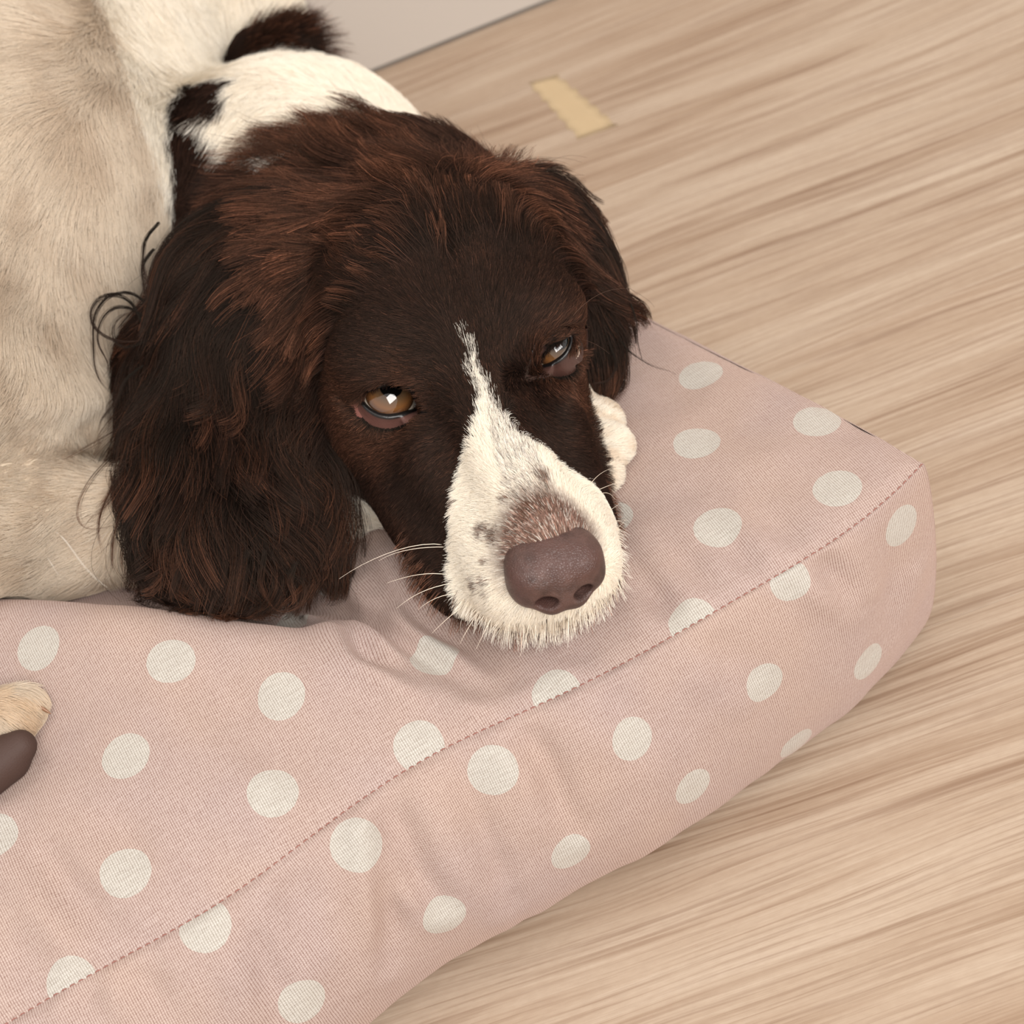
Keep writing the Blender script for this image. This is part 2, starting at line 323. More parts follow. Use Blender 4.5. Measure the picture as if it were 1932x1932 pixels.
for i in range(-6,4):
    for j in range(0,6): extra.append((-14+i*6.2+3.1*(j%2),9+j*5.4))
for e in extra:
    if min(np.hypot(DT[:,0]-e[0],DT[:,1]-e[1]))>4: DT=np.vstack([DT,[e[0],e[1],11]]); rT=np.r_[rT,.93]
DT[:,2]=[TOP.reshape(-1,3)[np.argmin(((TOP.reshape(-1,3)[:,:2]-d[:2])**2).sum(1)),2] for d in DT]
DS=A_([on_side(x,y) for x,y,_ in dotsS]); rS=A_([d[2] for d in dotsS])
for k in range(NU,NS,22):
    DS=np.vstack([DS,SIDE[k,18+18*((k//22)%2)]]); rS=np.r_[rS,.93]
def fabric(o,rest,uv,D,R,faces):
    attr(o,'rest','FLOAT_VECTOR','POINT',rest.reshape(-1,3))
    fc=rest.reshape(-1,3)[faces].mean(1); best=np.full(len(fc),1e9); idx=np.zeros(len(fc),int)
    for k,d in enumerate(D):
        q=((fc-d)**2).sum(1); mk=q<best; best[mk]=q[mk]; idx[mk]=k
    attr(o,'dot_centre','FLOAT_VECTOR','FACE',D[idx]); attr(o,'dot_radius','FLOAT','FACE',R[idx])
    l=o.data.uv_layers.new(name='UVMap'); l.data.foreach_set('uv',uv.reshape(-1,2)[faces].astype(np.float32).ravel())
cushion=link(bpy.data.objects.new('dog_cushion',None)); cushion.location=(-.15*1,0.04,0)
tag(cushion,'pink linen dog cushion printed with off-white polka dots on the wood floor','cushion')
off=A_([-15,4,0.])
fT=grid_faces(NU,NV); 
if np.cross(TOP[1,0]-TOP[0,0],TOP[0,1]-TOP[0,0])[2]>0: pass
else: fT=fT[:,::-1]
# orient so that normals point up
t0=TOPD.reshape(-1,3)[fT[len(fT)//2]]; 
if np.cross(t0[1]-t0[0],t0[2]-t0[1])[2]<0: fT=fT[:,::-1]
o=mesh_obj('top_panel',TOPD.reshape(-1,3)-off,fT,M_FAB,cushion)
ca,sa=math.cos(math.radians(10)),math.sin(math.radians(10))
uvT=np.stack([TOP[...,0]*ca+TOP[...,1]*sa,-TOP[...,0]*sa+TOP[...,1]*ca],-1); fabric(o,restT,uvT,DT,rT,fT)
fS=grid_faces(NS,NTt,True); t0=SIDED.reshape(-1,3)[fS[(NU//2)*(NTt-1)+NTt//2]]
if np.cross(t0[1]-t0[0],t0[2]-t0[1])[1]>0: fS=fS[:,::-1]
o=mesh_obj('side_panel',SIDED.reshape(-1,3)-off,fS,M_FAB,cushion)
al=np.r_[0,np.cumsum(np.hypot(np.diff(PZ),np.diff(PO)))]
uvS=np.stack(np.broadcast_arrays(sl[:,None],-al[None]),-1).astype(float); fabric(o,restS,uvS,DS,rS,fS)
bot=np.stack([np.linspace(SIDED[i%NS,-1],SIDED[:,-1].mean(0),4) for i in range(0,NS,8)]); bot[...,2]=.02
o=mesh_obj('base_panel',bot.reshape(-1,3)-off,grid_faces(len(bot),4,True),M_FAB,cushion)
attr(o,'dot_centre','FLOAT_VECTOR','FACE',np.full((len(o.data.polygons),3),999.)); o.data.uv_layers.new(name='UVMap')
# stitching: short thread loops lying in the seam
SV=[];SF=[]
M_THR=simple_mat('seam_thread',(142,94,84),.7).m
seam=loop.copy(); seam[:,2]-=.15
dens=np.r_[0,np.cumsum(np.linalg.norm(np.diff(np.vstack([seam[:NU]]),axis=0),axis=1))]
st=0.
while st<min(dens[-1],56):
    L=.235; a=A_([np.interp(st,dens,seam[:NU,i]) for i in range(3)]); b=A_([np.interp(st+L,dens,seam[:NU,i]) for i in range(3)])
    ax=unit(b-a); sd=unit(np.cross(ax,[0,0,1])); nn=unit(np.cross(sd,ax)+sd*0); nn=nn*np.sign(nn[2]); base=len(SV)
    for i,(t,r,h) in enumerate([(0,.01,-.01),(.2,.021,.028),(.5,.024,.04),(.8,.021,.028),(1,.01,-.01)]):
        c=a*(1-t)+b*t+nn*h
        for q in range(6): SV.append(c+sd*r*math.cos(q*1.0472)+nn*r*math.sin(q*1.0472))
    for i in range(4):
        for q in range(6): SF.append((base+i*6+q,base+i*6+(q+1)%6,base+i*6+6+(q+1)%6,base+i*6+6+q))
    st+=.33
o=mesh_obj('stitching',A_(SV)-off,SF,M_THR,cushion); tag(o,'darker rose stitching along the seam',kind='stuff')
print('cushion',time.time()-T0)
# ------------------------------------------------------------------ signed-distance modelling
class Field:
    def __init__(s,lo,hi,h):
        s.lo=A_(lo,float); s.h=h; s.n=np.ceil((A_(hi)-s.lo)/h).astype(int)+1; s.F=np.full(s.n,4.,np.float32)
        s.ax=[(s.lo[i]+h*np.arange(s.n[i])).astype(np.float32) for i in range(3)]
    def region(s,lo,hi):
        a=np.clip(np.floor((lo-s.lo)/s.h).astype(int),0,s.n-1); b=np.clip(np.ceil((hi-s.lo)/s.h).astype(int)+1,1,s.n); 
        sl_=tuple(slice(a[i],b[i]) for i in range(3)); X,Y,Z=[s.ax[i][sl_[i]] for i in range(3)]
        return sl_,np.stack(np.broadcast_arrays(X[:,None,None],Y[None,:,None],Z[None,None,:]),-1)
    def add(s,prim,k=1.,sub=False):
        f,lo,hi=prim; m=1.2 if sub else 4.; sl_,P=s.region(lo-m,hi+m)
        if P.size==0: return
        d=f(P).astype(np.float32); F=s.F[sl_]
        if sub:
            d=-d; h=np.clip(k-np.abs(F-d),0,None)/k; s.F[sl_]=np.maximum(F,d)+h*h*k*.25
        else:
            h=np.clip(k-np.abs(F-d),0,None)/k; s.F[sl_]=np.minimum(F,d)-h*h*k*.25
    def __call__(s,P):
        q=(P-s.lo)/s.h; q=np.clip(q,0,s.n-1.001); i=q.astype(int); f=(q-i).astype(np.float32); o=0
        F=s.F.ravel(); st=(s.n[1]*s.n[2],s.n[2],1); b=i[...,0]*st[0]+i[...,1]*st[1]+i[...,2]
        for dx in(0,1):
            for dy in(0,1):
                for dz in(0,1):
                    w=(f[...,0] if dx else 1-f[...,0])*(f[...,1] if dy else 1-f[...,1])*(f[...,2] if dz else 1-f[...,2])
                    o=o+w*F[b+dx*st[0]+dy*st[1]+dz]
        return o
    def mesh(s):
        F=s.F; S=F<0; c=None
        sh=tuple(np.array(F.shape)-1); cnt=np.zeros(sh,np.int8)
        for dx in(0,1):
            for dy in(0,1):
                for dz in(0,1): cnt+=S[dx:sh[0]+dx,dy:sh[1]+dy,dz:sh[2]+dz]
        act=(cnt>0)&(cnt<8); idx=np.argwhere(act); M=len(idx); ids=np.full(sh,-1,np.int32); ids[act]=np.arange(M)
        C=np.stack([F[idx[:,0]+a,idx[:,1]+b,idx[:,2]+c_] for a in(0,1) for b in(0,1) for c_ in(0,1)],1)
        off_=A_([(a,b,c_) for a in(0,1) for b in(0,1) for c_ in(0,1)],float); acc=np.zeros((M,3)); n=np.zeros(M)
        for i in range(8):
            for j in range(i+1,8):
                if np.abs(off_[i]-off_[j]).sum()!=1: continue
                a,b=C[:,i],C[:,j]; cr_=(a<0)!=(b<0); t=np.where(cr_,a/(a-b+1e-12),0); acc+=cr_[:,None]*(off_[i]+t[:,None]*(off_[j]-off_[i])); n+=cr_
        V=(idx+acc/n[:,None])*s.h+s.lo; Q=[]
        for ax in range(3):
            o1,o2=[(1,2),(2,0),(0,1)][ax]; a=[slice(None)]*3; b=[slice(None)]*3; a[ax]=slice(0,-1); b[ax]=slice(1,None)
            A,B=S[tuple(a)],S[tuple(b)]; e=np.argwhere(A!=B); 
            ok=(e[:,o1]>0)&(e[:,o2]>0)&(e[:,o1]<sh[o1])&(e[:,o2]<sh[o2]); e=e[ok]; flip=B[tuple(e.T)]
            def cell(d1,d2):
                q=e.copy(); q[:,o1]-=d1; q[:,o2]-=d2; return ids[tuple(q.T)]
            q=np.stack([cell(1,1),cell(0,1),cell(0,0),cell(1,0)],1); q[flip]=q[flip][:,::-1]; Q.append(q)
        Q=np.concatenate(Q); Q=Q[(Q>=0).all(1)]
        return V,Q
def basis(a,b=(0,0,1)):
    z=unit(A_(a,float)); x=unit(np.cross(b,z)); return np.stack([x,np.cross(z,x),z])
def ell(c,r,R=None):
    c=A_(c,float); r=A_(r,float); mr_=r.max()
    if R is None: R=np.eye(3)
    R=R.astype(np.float32); r32=r.astype(np.float32); c32=c.astype(np.float32)
    def f(P):
        q=(P-c32)@R.T; k0=np.linalg.norm(q/r32,axis=-1); k1=np.linalg.norm(q/(r32*r32),axis=-1); return k0*(k0-1)/(k1+1e-6)
    ext=np.sqrt(((R.T*r32)**2).sum(1)); return f,c-ext,c+ext
def cap(a,b,ra,rb):
    a=A_(a,float);b=A_(b,float); ab=(b-a).astype(np.float32); L=ab@ab; a32=a.astype(np.float32)
    def f(P):
        q=P-a32; t=np.clip((q@ab)/L,0,1); return np.linalg.norm(q-t[...,None]*ab,axis=-1)-(ra+(rb-ra)*t)
    r=max(ra,rb); return f,np.minimum(a,b)-r,np.maximum(a,b)+r
HT=A_([.71,.18,16.1]); HX=unit(A_([.98,.018,-.2])); HY=A_([.016,-1,-.008]); HZ=unit(np.cross(HY,HX)); HY=unit(np.cross(HX,HZ))
HM=np.stack([HX,HY,HZ],1)           # local x: dog's left, y: towards the nose, z: up
if HM[2,2]<0: HM[:,2]*=-1
def H(*p): p=p[0] if len(p)==1 else p; return A_(p,float)@HM.T+HT
def toH(P): return (np.asarray(P)-HT)@HM
def hell(c,r,yaw=0,pitch=0,roll=0):
    ca,sa=math.cos(math.radians(yaw)),math.sin(math.radians(yaw)); cp,sp=math.cos(math.radians(pitch)),math.sin(math.radians(pitch)); cr_,sr_=math.cos(math.radians(roll)),math.sin(math.radians(roll))
    Rz=A_([[ca,-sa,0],[sa,ca,0],[0,0,1]]); Rx=A_([[1,0,0],[0,cp,-sp],[0,sp,cp]]); Ry=A_([[cr_,0,sr_],[0,1,0],[-sr_,0,cr_]])
    return ell(H(c),r,(HM@Rz@Rx@Ry).T)
def hcap(a,b,ra,rb): return cap(H(a),H(b),ra,rb)
EYES=[H(-3.1,-1.05,-.05),H(3.1,-1.05,-.05)]; ER=1.04
for _k,(_x,_y) in enumerate([(733,757),(1045,661)]):   # centre each eyeball behind its opening
    _d=cF+cR*((_x-966)*KPX)+cU*((966-_y)*KPX); EYES[_k]=cC+_d*((EYES[_k]-cC)@cF)
body=Field((-40,-13,6.5),(11,47,32),.2)
GRP={'trunk':[],'neck':[],'limb':[],'paw':[],'head':[],'rear':[],'tail':[]}; CUR=['trunk']
def B(p,k=1.,sub=False):
    body.add(p,k,sub)
    if not sub: GRP[CUR[0]].append(p[0])
def member(P,g): return np.minimum.reduce([f(P) for f in GRP[g]])
# trunk
B(cap((-25,9,17),(-14.5,34,17),8.2,9.5)); B(ell((-13.5,24,18),(6.5,10,7.5)),3); B(cap((-14,36,17),(-20,46,16),9,9),3)
B(ell((-22,9.5,14),(7.5,6,6)),3)
CUR[0]='rear'; B(ell((-3.4,26.0,9.6),(7.2,8.3,8.0)),1.5); B(cap((-6,27,10),(-13,31,12),6,7),1.5)
B(ell(G(425,35,14.5),(4.0,5.2,4.6)),2.)
CUR[0]='tail'
B(cap(G(485,108,15.5),G(560,84,16.2),1.35,.9),.8)
# neck
CUR[0]='neck'; B(cap((1.2,6,15.0),(-.2,14,13.2),4.9,5.0),2); B(cap((-.2,14,13.2),(-5,22,13),5.2,6.6),2)
# fore limb crossing under the chin, left paw, right paw
CUR[0]='limb'; B(cap((-26,10,12.6),(-17.5,7.2,12.2),3.2,2.8),1.2); B(cap((-17.5,7.2,12.2),(-9.5,3.4,11.3),2.7,2.2),1.); B(cap((-9.5,3.4,11.3),(1,1.8,11),2.1,1.8),1.)
CUR[0]='paw'; B(cap((1,1.8,11),(3.6,.3,11.0),1.6,1.3),1.)
for tx,ty,tz,r in((4.1,1.9,10.8,.7),(4.75,.7,10.8,.85),(4.6,-.8,10.7,.9),(3.8,-2.0,10.6,.8)):
    B(cap((2.9,.2,11.2),(tx,ty,tz),.95,r),.22)
B(cap((-34,0,13.4),(-25,-3.0,13.2),2.2,2.1),1.)
for tx,ty,tz,r in((48,1335,13.0,.75),(8,1368,13.1,.95),(-60,1400,12.9,1.0)):
    B(cap((-25,-3.4,13.2),G(tx,ty,tz),1.7,r),.35)
# head
CUR[0]='head'
B(hell((0,-5.2,-.9),(4.75,6.0,4.6)),2.)
B(hell((0,-1.6,.3),(3.6,3.0,2.7)),1.2)
for s_ in(-1,1):
    B(hell((s_*3.1,-1.5,1.0),(1.9,1.9,1.5)),1.0)
    B(hell((s_*(2.75 if s_>0 else 3.3),-3.4,-2.6),(1.9 if s_>0 else 2.4,4.0,3.2)),1.5)
    B(hell((s_*1.4,5.7,-3.2),(1.6,3.9,2.1),yaw=s_*-3),1.0)
    B(hell((s_*.95,8.45,-2.7),(1.45,1.45,1.6)),.8)
    B(hell((s_*2.1,1.7,-2.6),(1.6,3.2,2.3)),1.2)
B(hell((-2.5,4.2,-4.3),(1.6,3.6,1.5),yaw=9),.9); B(hell((-2.9,.6,-4.2),(1.7,3.4,1.9),yaw=4),1.2); B(hell((2.2,3.6,-4.3),(1.3,3.2,1.4),yaw=-6),.9)
B(hcap((0,.8,.1),(0,8.9,-1.35),1.75,1.35),.9)
B(hcap((0,1,-2.8),(0,8.2,-3.0),2.5,1.9),1.)
B(hcap((0,-1,-4.6),(0,7.6,-4.3),2.6,1.5),1.)
B(hell((0,-6,-4.2),(4.4,5,3.6)),1.5)
B(hcap((.7,-6.5,4.5),(.15,1.6,2.5),.42,.25),.9,True)   # forehead furrow
for e in EYES:
    B(ell(e+HM@A_([0,.72,.42]),(ER*1.2,)*3),.3,True)
# ears: flattened flaps hanging from the skull
def flap(F_,top,bot,lft,rgt,th,k=1.):
    top,bot,lft,rgt=[G(*p) for p in(top,bot,lft,rgt)]; c=(top+bot+lft+rgt)/4; a=(top-bot)/2; b=(rgt-lft)/2; ra,rb=np.linalg.norm(a),np.linalg.norm(b)
    x=unit(a); y=unit(b-(b@x)*x); z=np.cross(x,y); F_.add(ell(c,(ra,rb,th),np.stack([x,y,z])),k); return c
earL=Field((-18,-7,7),(1,19,24),.16)
flap(earL,(480,400,18.6),(430,1060,12.2),(262,760,13.6),(572,800,13.8),1.5)
flap(earL,(560,360,19.3),(400,700,16.),(330,520,17),(590,560,17.2),1.7,1.5)
flap(earL,(400,760,15.3),(485,1095,12.3),(238,935,14.9),(600,960,12.5),1.0,1.5)
earR=Field((0,-6,7),(15,20,24),.16)
flap(earR,(1000,360,16.5),(1130,700,11.4),(1025,540,14),(1162,540,12.8),1.1)
flap(earR,(960,340,17.0),(1095,500,14.2),(975,430,16.6),(1078,400,14.6),1.0,1.2)
EARS=[earL,earR]
# skin folds where the flank lies over the fore leg
def on_body(px,py):
    d=unit(cF+cR*((px-966)*KPX)+cU*((966-py)*KPX)); ts=np.arange(45,110,.1); P=cC+d*ts[:,None]; ok=((P>body.lo)&(P<body.lo+body.h*(body.n-1))).all(1); v=np.where(ok,body(P),4.); i=np.argmax(v<0); return P[i]
CRQ=A_([on_body(*q) for q in [(-120,950),(-60,928),(0,902),(50,872),(95,852),(150,832),(205,818),(240,812)]])
for n__,(a_,b_) in enumerate(zip(CRQ[:-1],CRQ[1:])): body.add(cap(a_-cF*.35,b_-cF*.35,1.25 if n__<5 else 1.0,1.25 if n__<4 else .9),1.3,True)
# cushion height lookup
_hx=np.arange(-64,24,.4); _hy=np.arange(-24,52,.4); _hz=np.full((len(_hx),len(_hy)),0.)
_tp=TOPD.reshape(-1,3); _i=((_tp[:,0]+64)/.4).round().astype(int).clip(0,len(_hx)-1); _j=((_tp[:,1]+24)/.4).round().astype(int).clip(0,len(_hy)-1); np.maximum.at(_hz,(_i,_j),_tp[:,2])
for _ in range(9): _hz=np.where(_hz>0,_hz,np.maximum.reduce([np.roll(_hz,1,0),np.roll(_hz,-1,0),np.roll(_hz,1,1),np.roll(_hz,-1,1)]))
def cush(P):
    x=np.clip((P[...,0]+64)/.4,0,len(_hx)-1.01); y=np.clip((P[...,1]+24)/.4,0,len(_hy)-1.01); i=x.astype(int); j=y.astype(int); fx=x-i; fy=y-j
    return (_hz[i,j]*(1-fx)+_hz[i+1,j]*fx)*(1-fy)+(_hz[i,j+1]*(1-fx)+_hz[i+1,j+1]*fx)*fy
for F_ in [body]+EARS:               # everything lies on the cushion, nothing sinks into it
    X,Y=np.meshgrid(F_.ax[0],F_.ax[1],indexing='ij'); cz=(cush(np.stack([X,Y],-1))+.3).astype(np.float32)
    F_.F=np.maximum(F_.F,cz[:,:,None]-F_.ax[2][None,None,:])
print('sdf',time.time()-T0)
bodyV,bodyQ=body.mesh()
M_SKIN=NT('dog_skin'); ca_=M_SKIN.n('Attribute',attribute_name='coat'); M_SKIN.set(M_SKIN.b.inputs['Base Color'],ca_.outputs['Color']); M_SKIN.b.inputs['Roughness'].default_value=.8; M_SKIN.b.inputs['Specular IOR Level'].default_value=.15; M_SKIN=M_SKIN.m
DO=A_([-10,12,10.])
dog=link(bpy.data.objects.new('dog',None)); dog.location=DO*SC
tag(dog,'brown and white spaniel resting its chin on the pink dotted cushion','dog')
bo=mesh_obj('body',bodyV-DO,bodyQ,M_SKIN,dog)
ears=[]
for F_ in EARS:
    V,Q=F_.mesh(); ears.append((mesh_obj('ear',V-DO,Q,M_SKIN,dog),V,Q))
print('mesh',len(bodyV),time.time()-T0)
def grad(F_,P,e=.25):
    g=np.stack([F_(P+A_(d)*e)-F_(P-A_(d)*e) for d in((1,0,0),(0,1,0),(0,0,1))],-1); return unit(g)
# ------------------------------------------------------------------ coat: colour and flow fields
EARc=lambda P: np.minimum(earL(P),earR(P))
def inbox(F_,P): return ((P>F_.lo)&(P<F_.lo+F_.h*(F_.n-1))).all(-1)
def safe(F_,P): return np.where(inbox(F_,P),F_(P),4.)
def allf(P): return np.minimum(np.minimum(safe(body,P),safe(earL,P)),safe(earR,P))
def pick(px,py,F_=None):
    f=(lambda P:allf(P)) if F_ is None else (lambda P:safe(F_,P)); d=unit(cF+cR*((px-966)*KPX)+cU*((966-py)*KPX)); t=40.
    for _ in range(400):
        v=float(f((cC+d*t)[None])[0])
        if v<.02: return cC+d*t
        t+=max(.03,min(v,1.)*.8)
        if t>150: break
    ts=np.arange(45,120,.2); vv=f(cC+d*ts[:,None]); return cC+d*ts[np.argmin(vv)]
WHITE=lina((254,249,238)); CREAM=lina((249,237,217)); BROWN=lina((23,16,13)); BROWN2=lina((44,29,24)); RUST=lina((98,62,45)); DARK=lina((8,6,5)); TAN=lina((222,194,160)); PINK=lina((150,98,88))
# blaze edges as an angle round the muzzle against distance along it
def mang(L): return np.degrees(np.arctan2(L[...,0],L[...,2]+3.4))
bl=[toH(pick(*p)) for p in[(877,628),(887,676),(898,718),(904,765),(894,830),(874,885),(860,940),(856,1010),(860,1070),(872,1120),(905,1158)]]
br=[toH(pick(*p)) for p in[(879,628),(895,676),(917,722),(942,770),(978,822),(1018,850),(1050,876)]]
ylb=A_([p[1] for p in bl]); alb=mang(A_(bl)); o_=np.argsort(ylb); ylb,alb=ylb[o_],alb[o_]
yrb=A_([p[1] for p in br]); arb=mang(A_(br)); o_=np.argsort(yrb); yrb,arb=yrb[o_],arb[o_]
spots=[(toH(pick(x,y)),r) for x,y,r in[(915,1003,.2),(937,1012,.22),(928,996,.14),(862,938,.16),(925,1060,.1),(905,1100,.16),(925,1092,.12),(934,1112,.1),(1035,912,.22),(1005,960,.12),(960,945,.12)]]
brim=[pick(*p) for p in[(330,215),(450,300),(560,262),(640,246),(740,226),(850,215)]]
trunkA=[cap((-25,9,17),(-14.5,34,17),8.2,9.5)[0],ell((-13.5,24,18),(6.5,10,7.5))[0]]
patch=A_([pick(335,330),pick(320,250),pick(380,178),pick(330,400)])
def brown_mask(P,seed=0,jit=.25):
    L=toH(P); nz_=vnoise(P,1.1,5)*.5+vnoise(P,3.5,6)*.35; a=mang(L); y=L[...,1]
    le=np.interp(y,ylb,alb,left=200,right=alb[-1]); re=np.interp(y,yrb,arb,left=-200,right=arb[-1]); re=np.where(y>yrb[-1],re+(y-yrb[-1])*140,re)
    wj=6*nz_*np.clip((y+4)/6,0.15,1)+rng.normal(0,jit*5,y.shape)*np.clip((y+4)/6,.1,1)
    white=(a>le+wj)&(a<re+wj)&(y>ylb[0])
    white|=(y>8.3)&(L[...,2]<-2.6)
    # behind the head
    yb=np.interp(P[...,0],[-9,-5.5,-2,1,3,6],[22.5,20.5,16.3,15.3,14.7,14.0])+nz_*.4+rng.normal(0,jit*.5,y.shape)
    back=P[...,1]>yb
    G_={g:member(P,g) for g in GRP}
    trunk=np.minimum(G_['trunk'],G_['rear']+.0)
    dp=np.min(np.linalg.norm(P[...,None,:]-patch,axis=-1),-1)
    isneck=((G_['neck']<G_['trunk']+.3)&(~back))|((dp<2.2+nz_)&(G_['trunk']>.7)&(P[...,1]<27))
    ishead=(G_['head']<G_['neck']+.6)&(L[...,1]>-11)&(~back)&(G_['head']<np.minimum(G_['trunk'],G_['limb'])+.6)
    pawish=(np.minimum(G_['limb'],G_['paw'])<np.minimum(G_['head'],G_['neck'])-.02)&(P[...,2]<13.6)
    left=(P[...,0]<-16)&(P[...,1]<4)
    out=np.where(ishead,~white,isneck)|(G_['tail']<np.minimum(G_['rear'],G_['trunk'])+.5)
    return out&~pawish&~left
# flow anchors picked off the animal: (x0,y0,x1,y1,length cm)
AN_body=[(1050,1010,1020,960,.35),(1000,900,965,850,.45),(950,820,932,770,.45),(900,1000,862,1002,.4),(900,1100,868,1116,.45),(950,1150,930,1190,.95),(1080,1165,1088,1200,.7),(1000,1175,995,1210,.95),(900,1130,865,1165,.9),(1100,960,1090,900,.4),(1020,1000,985,975,.35),(970,1060,930,1060,.3),
(900,780,888,720,.5),(880,640,870,580,.6),(880,560,868,470,.8),(760,650,670,640,.7),(700,600,610,600,.9),(650,700,595,700,.8),(750,850,700,890,.7),(820,900,780,950,.6),(700,800,640,830,.8),(800,1000,770,1040,.6),(850,850,815,890,.5),(640,880,620,920,.8),
(980,600,1020,545,.7),(1050,600,1085,560,.6),(1040,740,1060,790,.6),(1000,740,1010,800,.5),(1030,480,1045,420,.8),(1000,680,985,640,.4),(1050,830,1075,870,.5),(990,800,1010,850,.5),
(800,500,730,430,1.4),(900,470,870,370,1.5),(960,450,955,350,1.5),(1000,520,1010,440,1.0),(700,500,600,470,1.6),(850,410,780,330,4.2),(750,430,640,370,4.4),(920,380,895,290,3.8),(970,340,955,250,3.2),(800,320,710,250,3.8),(840,480,770,400,3.6),(930,440,900,350,3.4),(700,480,590,440,3.8),(650,420,520,400,3.8),(640,330,500,330,3.6),(870,260,840,200,2.4),(600,480,500,470,2.6),(700,290,600,270,3.2),(560,290,440,330,2.8),(420,380,340,420,2.8),(350,300,330,400,2.5),(400,210,370,300,2.0),
(190,100,205,190,2.2),(280,150,320,280,2.6),(330,100,350,200,2.2),(200,300,240,420,2.4),(100,300,50,400,2.4),(60,150,-20,180,2.4),(60,40,-20,30,2.2),(150,550,155,680,2.2),(250,500,262,620,2.2),(50,600,25,720,2.2),(120,750,105,850,2.0),(230,680,225,780,2.0),(420,60,430,150,1.8),
(640,200,560,200,1.7),(700,180,650,140,1.5),(500,180,430,205,1.9),(430,220,385,300,2.2),(560,260,500,300,1.8),(600,130,560,110,1.4),(720,220,700,190,1.4),(520,90,575,70,1.6),(480,100,520,60,1.4),(560,80,610,95,1.6),
(60,900,-20,920,1.6),(150,930,70,950,1.4),(300,1050,350,1110,1.3),(100,970,40,985,2.),(0,1320,70,1325,1.3),(20,1370,70,1400,1.2),(-20,1400,20,1440,1.0),(1080,850,1160,830,1.4),(1100,900,1150,935,1.3),(1080,780,1140,765,1.3),(660,950,700,940,1.0)]
AN_L=[(540,440,440,450,6),(430,450,340,500,6.5),(340,520,295,620,7),(460,560,400,670,7),(540,580,525,690,6),(300,680,262,790,7),(400,740,380,850,7),(500,760,505,870,6.5),(570,760,592,840,5.5),(270,860,240,960,4.2),(360,900,355,1000,3.6),(450,930,470,1030,3.8),(560,920,590,1000,3.6),(560,1030,545,1110,2.6),(600,980,610,1060,2.6),(300,450,275,540,5.5),(330,980,330,1060,2.6),(430,1040,440,1110,2.2),(250,900,228,980,4.2),(240,950,215,1010,3.4)]
AN_R=[(985,330,1060,370,3.5),(1040,370,1110,440,4.5),(1080,430,1140,510,5),(1100,520,1125,610,5),(1140,500,1178,600,5),(1120,640,1128,720,4.5),(1085,600,1085,690,4),(1000,300,1060,330,3)]
def anchors(AN,F_):
    P,D,Ls=[],[],[]
    for x0,y0,x1,y1,L in AN:
        p=pick(x0,y0,F_); n=grad(F_,p[None])[0]; v=cF+cR*((x1-966)*KPX)+cU*((966-y1)*KPX); q0=cF+cR*((x0-966)*KPX)+cU*((966-y0)*KPX)
        dep=(p-cC)@cF; d=(v-q0)*dep; den=n@unit(v); 
        if abs(den)>.25: d=d+unit(v)*(-(d@n)/den)
        else: d=d-n*(d@n)
        P.append(p);D.append(unit(d));Ls.append(L)
    return A_(P),A_(D),A_(Ls)
class Flow:
    def __init__(s,AN,F_,sig):
        s.P,s.D,s.L=anchors(AN,F_); s.lo=F_.lo; s.h=.8; n=(np.ceil(F_.h*(F_.n-1)/s.h)+2).astype(int); s.n=n
        g=np.stack(np.meshgrid(*[s.lo[i]+s.h*np.arange(n[i]) for i in range(3)],indexing='ij'),-1).reshape(-1,3); out=np.zeros((len(g),4))
        for c in range(0,len(g),40000):
            q=g[c:c+40000]; d2=((q[:,None]-s.P[None])**2).sum(-1); w=1/(d2+sig*sig)**2; w/=w.sum(1,keepdims=True); out[c:c+40000,:3]=w@s.D; out[c:c+40000,3]=w@s.L
        s.T=out.reshape(*n,4)
    def __call__(s,P):
        q=np.clip((P-s.lo)/s.h,0,s.n-1.001); i=q.astype(int); f=q-i; o=0
        for dx in(0,1):
            for dy in(0,1):
                for dz in(0,1):
                    w=(f[...,0] if dx else 1-f[...,0])*(f[...,1] if dy else 1-f[...,1])*(f[...,2] if dz else 1-f[...,2]); o=o+w[...,None]*s.T[i[...,0]+dx,i[...,1]+dy,i[...,2]+dz]
        return o[...,:3],o[...,3]
flowB=Flow(AN_body,body,1.0); flowL=Flow(AN_L,earL,1.2); flowR=Flow(AN_R,earR,1.0)
print('flow',time.time()-T0)
def roots(V,Q,dens,keep):
    """dens(P)-> strands per cm2 (<= dmax)"""
    tri=np.concatenate([Q[:,[0,1,2]],Q[:,[0,2,3]]]); a,b,c=V[tri[:,0]],V[tri[:,1]],V[tri[:,2]]; cr_=np.cross(b-a,c-a); ar=np.linalg.norm(cr_,axis=1)/2
    ctr=(a+b+c)/3; ok=keep(ctr,unit(cr_)); d=np.where(ok,dens(ctr),0); ex=ar*d; n=rng.poisson(ex); i=np.repeat(np.arange(len(tri)),n)
    r1=np.sqrt(rng.random(len(i))); r2=rng.random(len(i)); return a[i]*(1-r1)[:,None]+b[i]*(r1*(1-r2))[:,None]+c[i]*(r1*r2)[:,None]
def nearest(A,Bp):
    from mathutils.kdtree import KDTree
    kd=KDTree(len(Bp)); [kd.insert(p,i) for i,p in enumerate(Bp)]; kd.balance(); return A_([kd.find(p)[1] for p in A])
